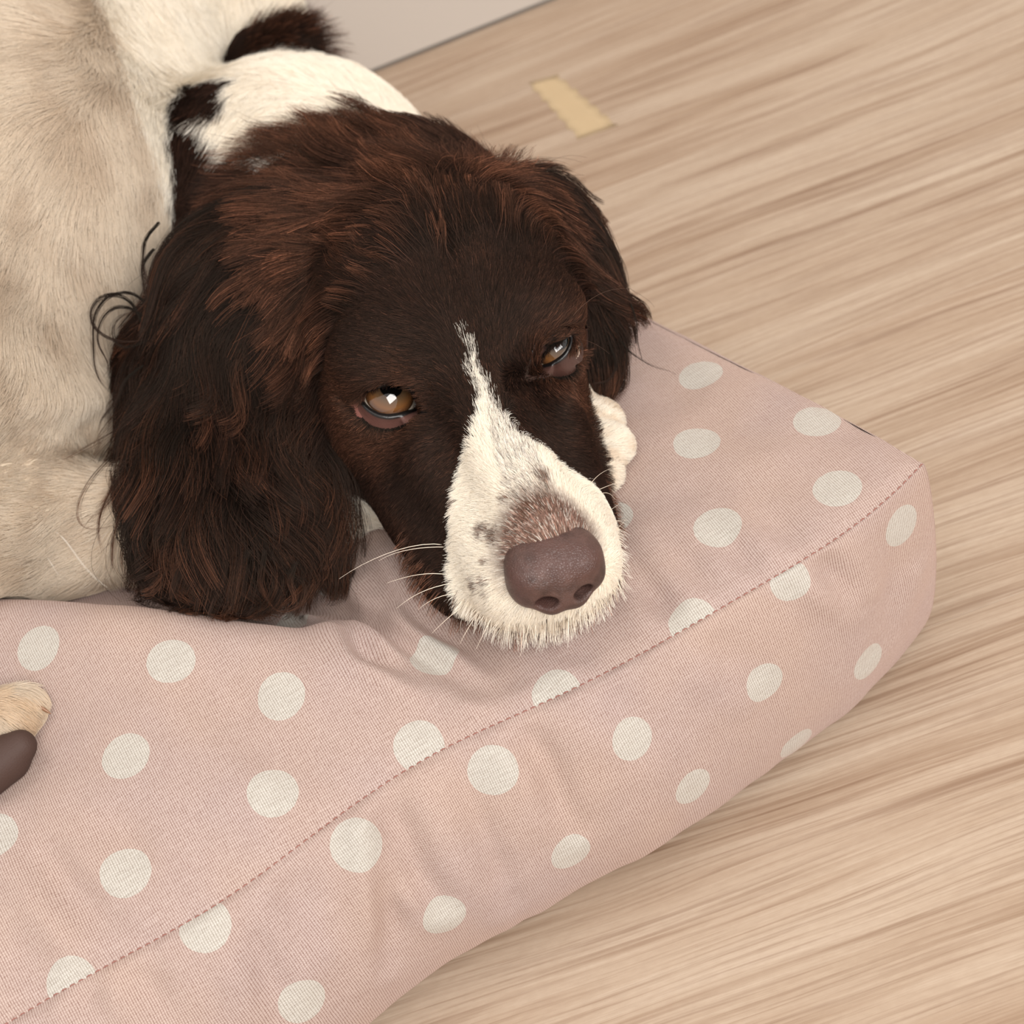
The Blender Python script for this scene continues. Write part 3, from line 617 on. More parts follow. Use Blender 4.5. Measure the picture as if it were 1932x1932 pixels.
def grow(R0,flow,Ln,K,lift0,lift1,F_,droop=0.,noise_=.15,seed=0,collide=True,thick=.05,free=False):
    n=len(R0); P=np.zeros((n,K,3)); P[:,0]=R0; N0=grad(F_,R0); t,_=flow(R0); t=unit(t-(t*N0).sum(-1,keepdims=True)*N0)
    jit=rng.normal(0,noise_,(n,3)); ds=(Ln/(K-1))[:,None]; p=R0.copy(); low=vnoise(R0,.55,seed+40)[:,None]*1.0; low2=vnoise(R0+50,.55,seed+41)[:,None]
    S0=np.cross(N0,t); t=unit(t+S0*low*noise_*1.6+jit); off0=rng.random(n)*thick
    for k in range(1,K):
        u_=k/(K-1); N=grad(F_,p); d,_=flow(p); sd=safe(F_,p)
        near=(np.exp(-np.clip(sd-.3,0,9)/.9))[:,None]
        d=d-(d*N).sum(-1,keepdims=True)*N*near; d=unit(d+1e-6); S=np.cross(N,d)
        d=d+S*low*noise_*1.6+jit*.7
        t=unit(t*.45+d*.55*(.35+.65*near if free else 1)+A_([0,0,-1.])*droop*u_)
        p=p+t*ds
        sd=safe(F_,p); N=grad(F_,p)
        tgt=(lift0+(lift1-lift0)*u_)*(Ln*.25+.04)*(u_**.8)+off0*(u_**.5)
        corr=np.where(sd<tgt,tgt-sd,0); 
        if not free: corr=np.where(sd>tgt,-(sd-tgt)*.75,corr)
        corr=np.where(np.abs(sd)>3.5,0,corr); p=p+N*corr[:,None]
        if collide:
            z=cush(p)+.06+off0*.5; p[:,2]=np.maximum(p[:,2],z)
        P[:,k]=p
    return P
def clump(P,spacing,amt,pw=1.2,wave=0.,freq=1.,seed=0,wk=None):
    n,K,_=P.shape
    if n<10: return P
    nc=max(8,int(spacing)); ci=rng.choice(n,min(nc,n),replace=False); idx=nearest(P[:,0],P[ci,0]); C=P[ci][idx]; u_=np.linspace(0,1,K)[None,:,None]
    off_=(P[:,0]-C[:,0])[:,None]; keepo=rng.uniform(.06,.3,(n,1,1)); a=amt*(u_**pw)*rng.uniform(.75,1.,(n,1,1))*(rng.random((n,1,1))>.06); Q=P*(1-a)+(C+off_*keepo)*a
    if wave:
        wave=wave*np.clip(np.linalg.norm(P[:,-1]-P[:,0],axis=-1)/4.-.15,.02,1)[:,None,None]
        T_=unit(C[:,-1]-C[:,0]); S=unit(np.cross(T_,A_([.3,.2,1.])))[:,None]; S2=unit(np.cross(T_[:,None],S)); ph=rng.uniform(0,6.28,len(ci))[idx][:,None,None]; am=rng.uniform(.3,1.2,len(ci))[idx][:,None,None]; fr=freq*rng.uniform(.75,1.3,len(ci))[idx][:,None,None]
        Q=Q+(S*np.sin(u_*fr*6.28+ph)+S2*.6*np.cos(u_*fr*6.28+ph*1.7)-S*np.sin(ph)*(1-u_)-S2*.6*np.cos(ph*1.7)*(1-u_))*am*wave*u_**.8
    return Q
def hair_mat(name,rough=.32,spec=.5,coat=0.0):
    m=NT(name); a=m.n('Attribute',attribute_name='tint'); hi=m.n('HairInfo'); tip=m.n('Attribute',attribute_name='tip')
    f=m.mr(hi.outputs['Intercept'],.25,1.,0,1); col=m.mix(f,a.outputs['Color'],tip.outputs['Color'])
    root=m.mr(hi.outputs['Intercept'],0.,.25,.72,1.); col=m.mix(1.,col,m.vm('MULTIPLY',(1,1,1),root) if False else col)
    t=m.t; dif=m.n('BsdfDiffuse'); m.set(dif.inputs['Color'],col); tr=m.n('BsdfTranslucent'); m.set(tr.inputs['Color'],col)
    hb=m.n('BsdfHair',component='Reflection'); m.set(hb.inputs['Color'],m.mix(.5,col,(1,.78,.62,1))); hb.inputs['RoughnessU'].default_value=rough; hb.inputs['RoughnessV'].default_value=.6
    m1=m.n('MixShader'); m1.inputs[0].default_value=.22; m.set(m1.inputs[1],dif.outputs[0]); m.set(m1.inputs[2],tr.outputs[0])
    m2=m.n('MixShader'); m2.inputs[0].default_value=spec; m.set(m2.inputs[1],m1.outputs[0]); m.set(m2.inputs[2],hb.outputs[0]); m.set(m.out.inputs['Surface'],m2.outputs[0]); return m.m
MH_B=hair_mat('brown_hair',.3,.03); MH_W=hair_mat('white_hair',.5,.05)
NH=[0]
def hair(name,P,tint,tipc,r0,r1,mat,parent,power=1.,var=.6):
    n,K,_=P.shape; f=np.exp(rng.normal(0,var,(n,1))); white=tint.mean(1,keepdims=True)>.25; f=np.where(white,np.clip(1-np.abs(f-1)*.16,.6,1),f); tint=np.clip(tint*f,0,.97); tipc=np.clip(tipc*f,0,.97)
    if n==0: return
    c=bpy.data.hair_curves.new(name); c.add_curves([K]*n); pts=(P-DO).astype(np.float32)*SC; c.attributes['position'].data.foreach_set('vector',pts.ravel())
    u_=np.linspace(0,1,K); rad=(np.asarray(r0).reshape(-1,1)*(1-u_**power)[None]+np.asarray(r1).reshape(-1,1)*(u_**power)[None])*SC; rad=np.broadcast_to(rad,(n,K))
    ra=c.attributes.get('radius') or c.attributes.new('radius','FLOAT','POINT'); ra.data.foreach_set('value',rad.astype(np.float32).ravel())
    for nm,cc in(('tint',tint),('tip',tipc)):
        a=c.attributes.new(nm,'FLOAT_COLOR','CURVE'); a.data.foreach_set('color',np.c_[cc,np.ones(n)].astype(np.float32).ravel())
    c.materials.append(mat); o=link(bpy.data.objects.new(name,c),parent); NH[0]+=n; return o
def mixc(a,b,t): t=np.asarray(t)[...,None]; return a*(1-t)+b*t
NOSE=H(0,9.9,-1.55)
def ray_dir(x,y): return unit(cF+cR*((x-966)*KPX)+cU*((966-y)*KPX))
def on_sphere(x,y,c,r):
    d=ray_dir(x,y); oc=cC-c; b_=oc@d; q=oc-b_*d; h=np.linalg.norm(q)
    if h>=r*.985: return c+unit(q)*r*.985+(-d)*r*.17
    return cC+d*(-b_-math.sqrt(r*r-h*h))
LIDPX=[ # outline of each eye opening, clockwise from the outer/left corner: (x,y), upper edge first
 [(679,747),(690,741),(705,735),(722,729),(740,725),(757,724),(770,730),(779,744),(786,757),(797,768),(784,771),(770,775),(752,781),(733,784),(714,781),(698,772),(687,760)],
 [(1016,690),(1022,678),(1031,667),(1042,657),(1054,648),(1064,641),(1073,634),(1075,640),(1073,650),(1068,661),(1060,671),(1050,679),(1038,685),(1026,689)]]
_rg=[]
for k in(0,1):
    c_=A_(LIDPX[k],float).mean(0)
    for q,xy in enumerate(LIDPX[k]):
        lo_=(q>=7) if k==0 else (q>=7); o2=unit(A_(xy)-c_); w_=(15 if k==0 else 9) if lo_ else 4; p_=A_(xy)+o2*w_; _rg.append((pick(p_[0],p_[1],body),(.17 if k==0 else .10) if lo_ else .05)); _rg.append((pick(xy[0],xy[1],body),.1))

RGP=A_([a for a,b in _rg]); RGR=A_([b for a,b in _rg])
def bare(P):                         # eye openings and nose leather stay free of fur
    b=np.zeros(P.shape[:-1],bool)
    for e in EYES: b|=np.linalg.norm(P-e,axis=-1)<ER+.16
    L=toH(P); q=(L-A_([0,10.15,-1.55]))/A_([1.75,1.3,1.25]); b|=(q*q).sum(-1)<1
    b|=(np.linalg.norm(P[...,None,:]-RGP,axis=-1)<RGR+.06).any(-1)
    return b
def vis_keep(P,N): 
    v=unit(cC-P); return ((N*v).sum(-1)>-.45)&(P[:,2]>cush(P)-.15)&(project(P)[:,0]>-900)&(project(P)[:,1]>-700)&~bare(P)
def tints(P,br,seed=1):
    n=len(P); r=rng.random(n); lo=vnoise(P,.8,seed)*.5+.5; L=toH(P)
    eye_d=np.minimum(np.linalg.norm(P-EYES[0],axis=-1),np.linalg.norm(P-EYES[1],axis=-1))
    warm=np.clip(.35*lo+.35*r,0,1); cb=mixc(BROWN,BROWN2,warm); cb=mixc(cb,RUST,np.clip(.5-(eye_d-1.8)*.5,0,.45)*(r<.5))
    tb=mixc(mixc(BROWN,BROWN2,.55),RUST,np.clip(r*.9+lo*.5-.78+np.clip(.6-(eye_d-1.8)*.45,0,.5),0,1))
    cw=mixc(CREAM,WHITE,np.clip(r*.7+lo*.4,0,1)); body_=(P[:,0]<-8); st_=np.clip(vnoise(P*A_([1.6,.5,.8]),1.,91)*1.2+.25,0,1); cw=np.where(body_[:,None],mixc(mixc(cw,CREAM,.4+.3*lo),lina((184,158,130)),.4+.28*st_),cw)
    nosed=np.linalg.norm(L-A_([0,9.6,-.6]),axis=-1); cw=mixc(cw,lina((104,64,52)),np.clip(1.35-(nosed-1.)/.95,0,.92)*(r<.9))
    rid=(np.abs(L[:,0]-.1)<.75*np.clip((L[:,1]-1)/5,.25,1))&(L[:,1]>2)&(L[:,1]<9); cw=mixc(cw,lina((78,52,40)),(rid&(rng.random(n)<.4))*.9)
    dk=rid*0.
    for c,r_0 in spots:
        w_=(np.linalg.norm((L-c)*A_([1,.8,1]),axis=-1)<r_0*(1.2+.45*rng.normal(0,1,n)))*rng.uniform(.6,1,n); cw=mixc(cw,lina((84,48,30)),w_); dk=np.maximum(dk,w_)
    pw=((P[:,0]>0)&(member(P,'paw')<member(P,'head')))|((P[:,0]<-17)&(P[:,1]<0)); cw=mixc(cw,TAN,pw*np.clip(.1+.9*vnoise(P*A_([.8,2.2,1.]),1.3,55)+.35*r,0,.9))
    br=br[:,None]; return np.where(br,mixc(DARK,cb,.5),mixc(cw,TAN,.05)),np.where(br,tb*.8+cb*.2,mixc(cw,WHITE,np.where(body_,.12,.5)*np.clip((nosed-1.6)/1.5,0,1)*(1-dk)))  # root colour darkened: banded brown hair, plus shade painted into the coat
# ------------------------------------------------------------------ short coat over the whole body
crown_c=A_([1.2,5.5,20.]); 
def dens_short(P):
    L=toH(P); h=(np.linalg.norm(L*A_([1/8.,1/12.,1/8.]),axis=-1)<1)
    return np.where(h,750,np.where((P[:,0]>2)|((P[:,0]<-17)&(P[:,1]<0)),450,180))
R0=roots(bodyV,bodyQ,dens_short,vis_keep); _,Ln=flowB(R0); 
Ln=Ln*rng.uniform(.7,1.15,len(R0)); cq=np.min(np.linalg.norm(R0[:,None]-CRQ[None],axis=-1),1) if len(R0)<10 else np.concatenate([np.min(np.linalg.norm(R0[c:c+50000,None]-CRQ[None],axis=-1),1) for c in range(0,len(R0),50000)]); Ln=Ln*np.clip(cq/3.,.5,1); pl_=(R0[:,0]<-17)&(R0[:,1]<1); Ln=np.where(pl_,Ln*.9,Ln); L=toH(R0); face=(L[:,1]>-3.2)&(np.linalg.norm(L*A_([1/8.,1/12.,1/8.]),axis=-1)<1)
crown=(~face)&(np.linalg.norm(L*A_([1/9.,1/17.,1/9.]),axis=-1)<1)
br=brown_mask(R0); print('roots',len(R0),time.time()-T0)
Ls=np.where(face,np.minimum(Ln,.9),np.minimum(Ln,2.6)); Ls=np.where(crown,np.minimum(Ls,2.0),Ls)
tc,tp_=tints(R0,br)
for nm,mk,K,l0,l1,r0,ns,cl in(('face_fur',face,5,.5,.75,.0115,.2,0),('neck_fur',crown,7,.5,.8,.012,.2,.45),('body_fur',~face&~crown,7,.5,.7,.014,.2,.5)):
    if nm=='face_fur':
        for e_ in EYES: pass
    P=grow(R0[mk],flowB,Ls[mk],K,l0,l1,body,noise_=ns,seed=3,thick=.03 if face is mk else .15)
    if cl: P=clump(P,mk.sum()/14,cl,1.3)
    else: P=clump(P,mk.sum()/6,.6,1.3)
    for b_,mt,sfx in((True,MH_B,''),(False,MH_W,'')):
        s2=br[mk]==b_; hair(nm,P[s2],tc[mk][s2],tp_[mk][s2],np.full(s2.sum(),r0),.002,mt,dog)
print('short',NH,time.time()-T0)
# long crown hair, sweeping from the skull over the ear roots
class Union:
    lo=body.lo; h=body.h; n=body.n
    def __call__(s,P): return allf(P)
UN=Union()
AN_C=[a for a in AN_body if a[4]>=1.0 and a[0]>560 and a[1]<600]+[(560,430,440,440,5),(540,500,440,520,6),(500,560,430,620,6),(600,540,520,560,2.2),(430,450,340,500,6),(340,520,290,640,6),(420,560,370,680,6),(600,600,570,690,1.6),(560,640,545,720,2.2),(640,470,540,480,4.5),(985,330,1050,365,3.),(1030,370,1100,430,3.5),(1000,430,1040,420,2),(1080,430,1140,510,4)]
flowC=Flow(AN_C,UN,.9)
def keep_c(P,N):
    L=toH(P); return vis_keep(P,N)&(L[:,1]<-2.4)&(np.linalg.norm(L*A_([1/9.,1/17.,1/9.]),axis=-1)<1)&(N[:,2]>-.1)
R1=roots(bodyV,bodyQ,lambda P:np.full(len(P),150.),keep_c); R1=R1[brown_mask(R1)]; _,Ln=flowC(R1); f_=np.clip((-1.8-toH(R1)[:,1])/2.6,.2,1); Ln=Ln*rng.uniform(.6,1.35,len(R1))*1.25*f_; kk=Ln>1.3; R1=R1[kk]; Ln=Ln[kk]
P=grow(R1,flowC,Ln,16,.22,.62,UN,noise_=.24,seed=5,thick=.6,free=False); P=clump(P,len(R1)/130,.65,.9,.28,.8); P=clump(P,len(R1)/20,.7,.9,.05,1.5); tc,tp_=tints(R1,np.ones(len(R1),bool),9)
hl=np.clip(vnoise(R1,2.2,77)*2.2-.1,0,1); hair('crown_hair',P,mixc(mixc(DARK,tc,.7),BROWN2,np.clip(hl+.25,0,1)),mixc(mixc(BROWN,BROWN2,rng.random(len(R1))),RUST,np.clip(hl*1.3+.15+.4*rng.random(len(R1)),0,1)*np.clip((R1[:,2]-16.)/2.0,.35,1)),np.full(len(R1),.010),.003,MH_B,dog)
print('crown',NH,time.time()-T0)
# ears
for F_,fl,(eo,V,Q),dn,sd_ in((earL,flowL,ears[0],130,11),(earR,flowR,ears[1],130,12)):
    kp=lambda P,N:vis_keep(P,N)&(safe(body,P)>-.5)
    big=F_ is earL
    for layer in(0,1):
        R2=roots(V,Q,lambda P:np.full(len(P),dn*(.9 if layer==0 else .6)),kp); _,Ln=fl(R2); Ln=Ln*rng.uniform(.7,1.15,len(R2))*(.6 if layer==0 else 1.5 if big else 1.1)
        K=14 if layer==0 else 26
        P=grow(R2,fl,Ln,K,.12 if layer==0 else .22,.2 if layer==0 else .34,F_,droop=.12 if layer==0 else .2,noise_=.12,seed=sd_+layer,thick=.25+.3*layer,free=True)
        if layer==0: P=clump(P,len(R2)/30,.7,1.,.12,1.2)
        else:
            P=clump(P,len(R2)/170,.6,.9,.7 if big else .22,1.4); P=clump(P,len(R2)/26,.8,.8,.09,1.8)
        z=cush(P)+.07; P[...,2]=np.maximum(P[...,2],z)
        lo=vnoise(R2,.9,sd_)*.5+.5; r=rng.random(len(R2)); tc=mixc(DARK,BROWN,np.clip(lo*.8+r*.3-.1+.25*layer,0,1)); hq=np.clip(vnoise(R2,1.9,sd_+5)*2.-.2,0,1); tp2=mixc(mixc(BROWN,BROWN2,r),RUST,np.clip(hq*.8+.45*(R2[:,2]<13.5),0,1)) if layer else mixc(DARK,BROWN2,np.clip(lo,0,1))
        hair('ear_fur',P,tc,tp2,np.full(len(R2),.0105),.004,MH_B,eo,var=.35)
print('ears',NH,time.time()-T0)
# bristly fringe along the lips
def keep_l(P,N):
    L=toH(P); return vis_keep(P,N)&(L[:,1]>3.5)&(L[:,2]<-3.3)&(np.linalg.norm(L*A_([1/6.,1/13.,1/8.]),axis=-1)<1)&((N@cF)>-.75)
R4=roots(bodyV,bodyQ,lambda P:np.full(len(P),80.),keep_l); N4=grad(body,R4); d4,_=flowB(R4); n_=len(R4); br4=brown_mask(R4)
Ln=rng.uniform(.25,.8,n_); D4=unit(N4*.7+d4*.5-cU*.2+rng.normal(0,.24,(n_,3))); u_=np.linspace(0,1,6)[None,:,None]; P=R4[:,None]+D4[:,None]*Ln[:,None,None]*u_+(-cU*.25-A_([0,0,.1]))*Ln[:,None,None]*u_**2; P=clump(P,n_/7,.6,1.); P[...,2]=np.maximum(P[...,2],cush(P)+.04)
c4_=np.where((br4|(rng.random(n_)<.25))[:,None],BROWN2,CREAM); hair('lip_fur',P,c4_,np.where(c4_.mean(1,keepdims=True)<.2,RUST,WHITE),np.full(n_,.009),.003,MH_W,dog)
# tail tuft
tb,te=G(485,108,15.5),G(560,84,16.2); n_=5200; tt2=rng.random(n_); ax2=unit(te-tb); dv=unit(rng.normal(0,1,(n_,3))); dv=unit(dv-(dv@ax2)[:,None]*ax2*.6+ax2*.25); R3=tb+(te-tb)*tt2[:,None]+dv*(1.25-.4*tt2)[:,None]
Ln=rng.uniform(.9,2.1,n_); D0=unit(dv*.75+ax2*1.0+cU*.15+rng.normal(0,.25,(n_,3))); u_=np.linspace(0,1,8)[None,:,None]; P=R3[:,None]+D0[:,None]*Ln[:,None,None]*u_+(ax2*.5-cU*.3)*Ln[:,None,None]*u_**2*.5; P=clump(P,n_/30,.6,1.)
hl=rng.random(n_)[:,None]; hair('tail_fur',P,np.tile(BROWN,(n_,1)),mixc(BROWN2,RUST,hl[:,0]),np.full(n_,.012),.003,MH_B,dog)
# loose locks drawn one by one: (photo polyline, depth reference pixel, strands, spread cm, colour, lift towards the camera)
def lock(poly,ref,n,spread,col,tip,lift=.4,rad=.008,F_=None,name='loose_lock',parent=None):
    r0=pick(*ref,F_); dep=(r0-cC)@cF-lift; deps=[dep]*len(poly)
    if F_ is earL and poly[-1][1]>850:
        deps=np.clip([(pick(x,y)-cC)@cF-1.15 for x,y in poly],dep-2.5,dep+2.5); deps=np.convolve(np.r_[deps[0],deps,deps[-1]],[.25,.5,.25],'valid'); deps=np.minimum(deps,[min((pick(x,y)-cC)@cF-1.0,dep+3) for x,y in poly])
    pts=A_([cC+(cF+cR*((x-966)*KPX)+cU*((966-y)*KPX))*dd_ for (x,y),dd_ in zip(poly,deps)])
    K=22; d=np.r_[0,np.cumsum(np.linalg.norm(np.diff(pts,axis=0),axis=1))]; t=np.linspace(0,d[-1],K)
    c=np.stack([np.interp(t,d,pts[:,k]) for k in range(3)],1)
    for _ in range(5): c[1:-1]=(c[:-2]+2*c[1:-1]+c[2:])/4
    o3=rng.normal(0,1,(n,1,3))*spread; o4=rng.normal(0,1,(n,1,3))*spread; u_=np.linspace(0,1,K)[None,:,None]; cut=rng.uniform(.75,1,(n,1,1))
    P=c[None]+o3*np.sin(u_*3.14*.8+.4)*.8+o4*(.5-u_)*.8
    idx=(np.linspace(0,K-1,K)[None]*cut[...,0]); i0=idx.astype(int).clip(0,K-2); f=(idx-i0)[...,None]; rr=np.arange(n)[:,None]; P=P[rr,i0]*(1-f)+P[rr,i0+1]*f
    z=cush(P)+.06; P[...,2]=np.maximum(P[...,2],z); hair(name,P,np.tile(col,(n,1)),np.tile(tip,(n,1)),np.full(n,rad),.003,MH_B if col.mean()<.3 else MH_W,parent or dog,var=.3)
LK=[([(272,620),(250,565),(215,548),(180,562),(162,590),(172,620),(200,640),(240,650),(275,640)],26),([(275,600),(240,575),(205,580),(185,610),(180,650),(205,680),(212,700),(200,705)],20),([(278,575),(262,552),(225,545),(190,565),(172,600),(178,650),(176,700),(195,735),(215,745)],22),
([(282,640),(240,660),(215,650),(210,615),(232,590),(268,592)],14),([(300,420),(272,450),(268,500),(285,560)],30),([(290,470),(266,500),(278,570),(300,600)],24),
([(270,690),(232,720),(222,760),(190,790),(182,830)],14),([(290,760),(240,800),(190,830),(120,868)],5),([(280,800),(215,860),(170,905),(140,960),(142,1005),(180,1005),(230,985)],7),([(280,840),(225,900),(190,960),(182,1010),(196,1050)],16),([(290,880),(240,930),(215,1000),(210,1060),(215,1085)],16),([(310,900),(280,950),(250,1010),(262,1060),(290,1080)],12),
([(330,1000),(300,1040),(280,1080),(245,1140)],14),([(345,1010),(335,1070),(325,1110)],10),([(380,1040),(355,1080),(340,1130)],12),([(540,1080),(580,1100),(575,1140),(530,1160),(505,1140)],6),([(500,1040),(490,1100),(515,1150)],22),([(470,1040),(440,1100),(400,1120)],26),([(590,1020),(600,1070),(560,1120),(520,1150)],24),([(430,1060),(400,1120),(385,1140)],22)]
LK+=[([(300,900),(255,950),(250,1000),(225,1050),(235,1090)],14),([(290,860),(225,900),(205,950),(160,985),(150,1010)],9),([(360,1030),(350,1080),(320,1110),(325,1135)],12),([(420,1060),(425,1100),(395,1140),(410,1150)],16),([(270,820),(210,870),(215,920),(180,960)],12),([(560,1060),(545,1100),(560,1130),(540,1150)],16),([(310,960),(290,1010),(300,1050),(270,1090)],14)]
for pl,n_ in LK:
    low_=pl[-1][1]>850
    lock(pl,(300,760) if pl[0][1]<900 else (400,1000),int(n_*(1.4 if low_ else 1)),.085 if low_ else .055,DARK if not low_ else BROWN,mixc(BROWN2,RUST,.75) if low_ else BROWN2,F_=earL,parent=ears[0][0],lift=.9 if low_ else .4)
for pl,n_ in [([(1168,640),(1190,665),(1230,690),(1270,702),(1284,712)],5),([(1185,560),(1200,600),(1203,650),(1215,690)],9),([(1150,650),(1165,690),(1150,720),(1110,725)],18),([(1160,620),(1185,660),(1180,700),(1150,740)],4),([(1110,700),(1115,740),(1130,790)],4)]: lock(pl,(1130,640),n_,.04,DARK,BROWN2,F_=earR,parent=ears[1][0],lift=.3)
for pl in ([(0,970),(50,1000),(90,1050),(110,1085)],[(60,975),(120,1010),(160,1070),(200,1110),(235,1130)],[(0,940),(20,980),(60,990)]): lock(pl,(60,960),2,.05,WHITE,WHITE,rad=.008,lift=-.6,F_=body)
# skin colours follow the coat
def skin_attr(o,V):
    br=brown_mask(V,jit=0.01); c=np.where(br[:,None],mixc(BROWN,DARK,.6),mixc(CREAM,TAN,.2)); L=toH(V)
    d=np.minimum(np.linalg.norm(V-EYES[0],axis=-1),np.linalg.norm(V-EYES[1],axis=-1)); c=mixc(c,PINK*.6,np.clip((1.9-d)/.4,0,1))
    q=np.linalg.norm((L-A_([0,10.15,-1.55]))/A_([1.9,1.5,1.4]),axis=-1); c=mixc(c,PINK,np.clip((1.35-q)/.3,0,1))
    attr(o,'coat','FLOAT_COLOR','POINT',np.c_[c,np.ones(len(c))])
skin_attr(bo,bodyV)
for o,V,Q in ears: attr(o,'coat','FLOAT_COLOR','POINT',np.tile(np.r_[DARK,1],(len(V),1)))
# ------------------------------------------------------------------ eyes, lids, nose, whiskers
GAZE=[(738,730),(1052,640)]; CEN=[(733,756),(1046,664)]
bodyPick=lambda x,y: pick(x,y,body)
for i,e in enumerate(EYES):
    bm_v=[];bm_f=[];nr,ns_=28,44
    gaze=unit(on_sphere(*GAZE[i],e,ER)-e); R=basis(gaze)
    for a in range(nr+1):
        th=math.pi*a/nr
        for b in range(ns_):
            ph=2*math.pi*b/ns_; bulge=1+.05*math.exp(-(th/.5)**2); d=A_([math.sin(th)*math.cos(ph),math.sin(th)*math.sin(ph),math.cos(th)])@R; bm_v.append(e+d*ER*bulge)
    for a in range(nr):
        for b in range(ns_): bm_f.append((a*ns_+b,a*ns_+(b+1)%ns_,(a+1)*ns_+(b+1)%ns_,(a+1)*ns_+b))
    m=NT('eye'); tcx=m.n('TexCoord').outputs['Object']; nv=m.vm('NORMALIZE',tcx)
    g=tuple(float(x) for x in gaze); dt=m.vm('DOT_PRODUCT',nv,g,out=1)
    ang=m.math('ARCCOSINE',dt)
    fib=m.noise(m.vm('MULTIPLY',nv,(16,16,16)),1.,3,.6)
    iris=m.ramp(m.mr(ang,.34,1.12),[(0,lin((44,36,30))),(.3,lin((78,60,42))),(.65,lin((108,70,38))),(.85,lin((76,46,26))),(1,lin((30,18,12)))])
    iris=m.mix(m.mr(fib,.3,.7,0,.4),iris,c4((96,66,38)))
    colr=m.mix(m.mr(ang,.40,.44),c4((5,5,5)),iris); colr=m.mix(m.mr(ang,1.12,1.18),colr,c4((190,176,160)))
    m.set(m.b.inputs['Base Color'],colr); m.b.inputs['Roughness'].default_value=.05; m.b.inputs['Coat Weight'].default_value=1.; m.b.inputs['Coat Roughness'].default_value=.02
    o=mesh_obj('eye',A_(bm_v)-e,bm_f,m.m,dog); o.location=(e-DO)*SC; tag(o,'amber brown eye')
    # lids: a ring of skin from the wet dark rim out to the face
    pts=A_(LIDPX[i],float); n_=72; dd=np.r_[0,np.cumsum(np.linalg.norm(np.diff(np.vstack([pts,pts[:1]]),axis=0),axis=1))]; uu=np.linspace(0,dd[-1],n_,endpoint=False)
    pc=np.vstack([pts,pts[:1]]); ol=np.stack([np.interp(uu,dd,pc[:,k]) for k in(0,1)],1)
    for _ in range(2): ol=(np.roll(ol,1,0)+2*ol+np.roll(ol,-1,0))/4
    cen=A_(CEN[i],float); outd=unit(ol-cen); wpx=16 if i==0 else 11
    rows=[(-2.5,1.0,0),(-1.,1.03,0),(2.,1.1,0),(7.,1.14,0),(10.,1.16,.08),(15.,1.17,.3),(23.,1.15,.65),(33.,1.1,1.),(46.,1.1,1.)]
    V=[];C=[]; rimc=lina((14,10,9)); skinc=lina((100,68,61) if i==0 else (74,50,44)); 
    BP_=[bodyPick(*(cen+(ol[k]-cen)+outd[k]*36)) for k in range(n_)]
    for ri,(ofs,rr,bw) in enumerate(rows):
        for k in range(n_):
            q=ol[k]+outd[k]*ofs*(1 if i==0 else .9); S=on_sphere(q[0],q[1],e,ER*rr+(0.04 if ri>1 else 0)*1)
            if bw>0:
                Bp=BP_[k] if ri<8 else bodyPick(*(ol[k]+outd[k]*50)); 
                dS=ray_dir(*q); tS=(S-cC)@cF; tB=(Bp-cC)@cF; t_=tS*(1-bw)+tB*bw; S=cC+dS*(t_/(dS@cF))
                if ri<8:
                    q_=S-e; l_=np.linalg.norm(q_); S=e+q_/l_*max(l_,ER*1.13)
                if ri==8: S=S+dS*.35
            V.append(S); up=ol[k][1]<cen[1]-2
            cc=rimc if ri<=3 else mixc(rimc,skinc,.75) if ri==4 else skinc
            if up and ri>=4: cc=mixc(skinc,BROWN,.7)
            if ri>=7: cc=mixc(skinc,BROWN,.6)
            C.append(cc)
    F=[(r_*n_+k,r_*n_+(k+1)%n_,(r_+1)*n_+(k+1)%n_,(r_+1)*n_+k) for r_ in range(len(rows)-1) for k in range(n_)]
    V=A_(V); t=V[list(F[n_*4])]; 
    if np.cross(t[1]-t[0],t[2]-t[1])@cF>0: F=[f[::-1] for f in F]
    m=NT('eyelid_skin'); a_=m.n('Attribute',attribute_name='coat'); m.set(m.b.inputs['Base Color'],a_.outputs['Color']); m.b.inputs['Roughness'].default_value=.38; nz=m.noise(m.n('TexCoord').outputs['Object'],900.,2,.5); m.set(m.b.inputs['Normal'],m.bump(nz,.25,.0004))
    o=mesh_obj('eyelid',V-DO,F,m.m,dog); attr(o,'coat','FLOAT_COLOR','POINT',np.c_[A_(C),np.ones(len(C))]); tag(o,'dark rimmed eyelid with bare pinkish skin')
    # lid fur and lashes
    Vr=V.reshape(len(rows),n_,3); rts=[];dr=[];ln=[];tt_=[]
    for _ in range(9000 if i==0 else 7000):
        k=rng.integers(n_); up=ol[k][1]<cen[1]-3; r_=rng.uniform(3.2,7.3) if up else rng.uniform(5.9,7.7)
        a_i=int(r_); f_=r_-a_i; p=Vr[a_i,k]*(1-f_)+Vr[a_i+1,k]*f_; p=p+(Vr[a_i,(k+1)%n_]-Vr[a_i,k])*rng.random()
        out=unit(cR*outd[k][0]-cU*outd[k][1]); vv=unit(cC-p); lateral=unit(Vr[3,(k+1)%n_]-Vr[3,k])
        if up: d=unit(lateral*(-.9 if i==0 else .9)*(-1 if False else 1)+out*.25+vv*.25+rng.normal(0,.16,3)); L_=rng.uniform(.2,.42)
        else: d=unit(out+vv*.18+rng.normal(0,.16,3)); L_=rng.uniform(.2,.5)
        rts.append(p);dr.append(d);ln.append(L_)
    rts,dr,ln=A_(rts),A_(dr),A_(ln); u_=np.linspace(0,1,5)[None,:,None]; P=rts[:,None]+dr[:,None]*ln[:,None,None]*u_-0.25*(unit(cC-rts))[:,None]*ln[:,None,None]*(u_**2)*.5
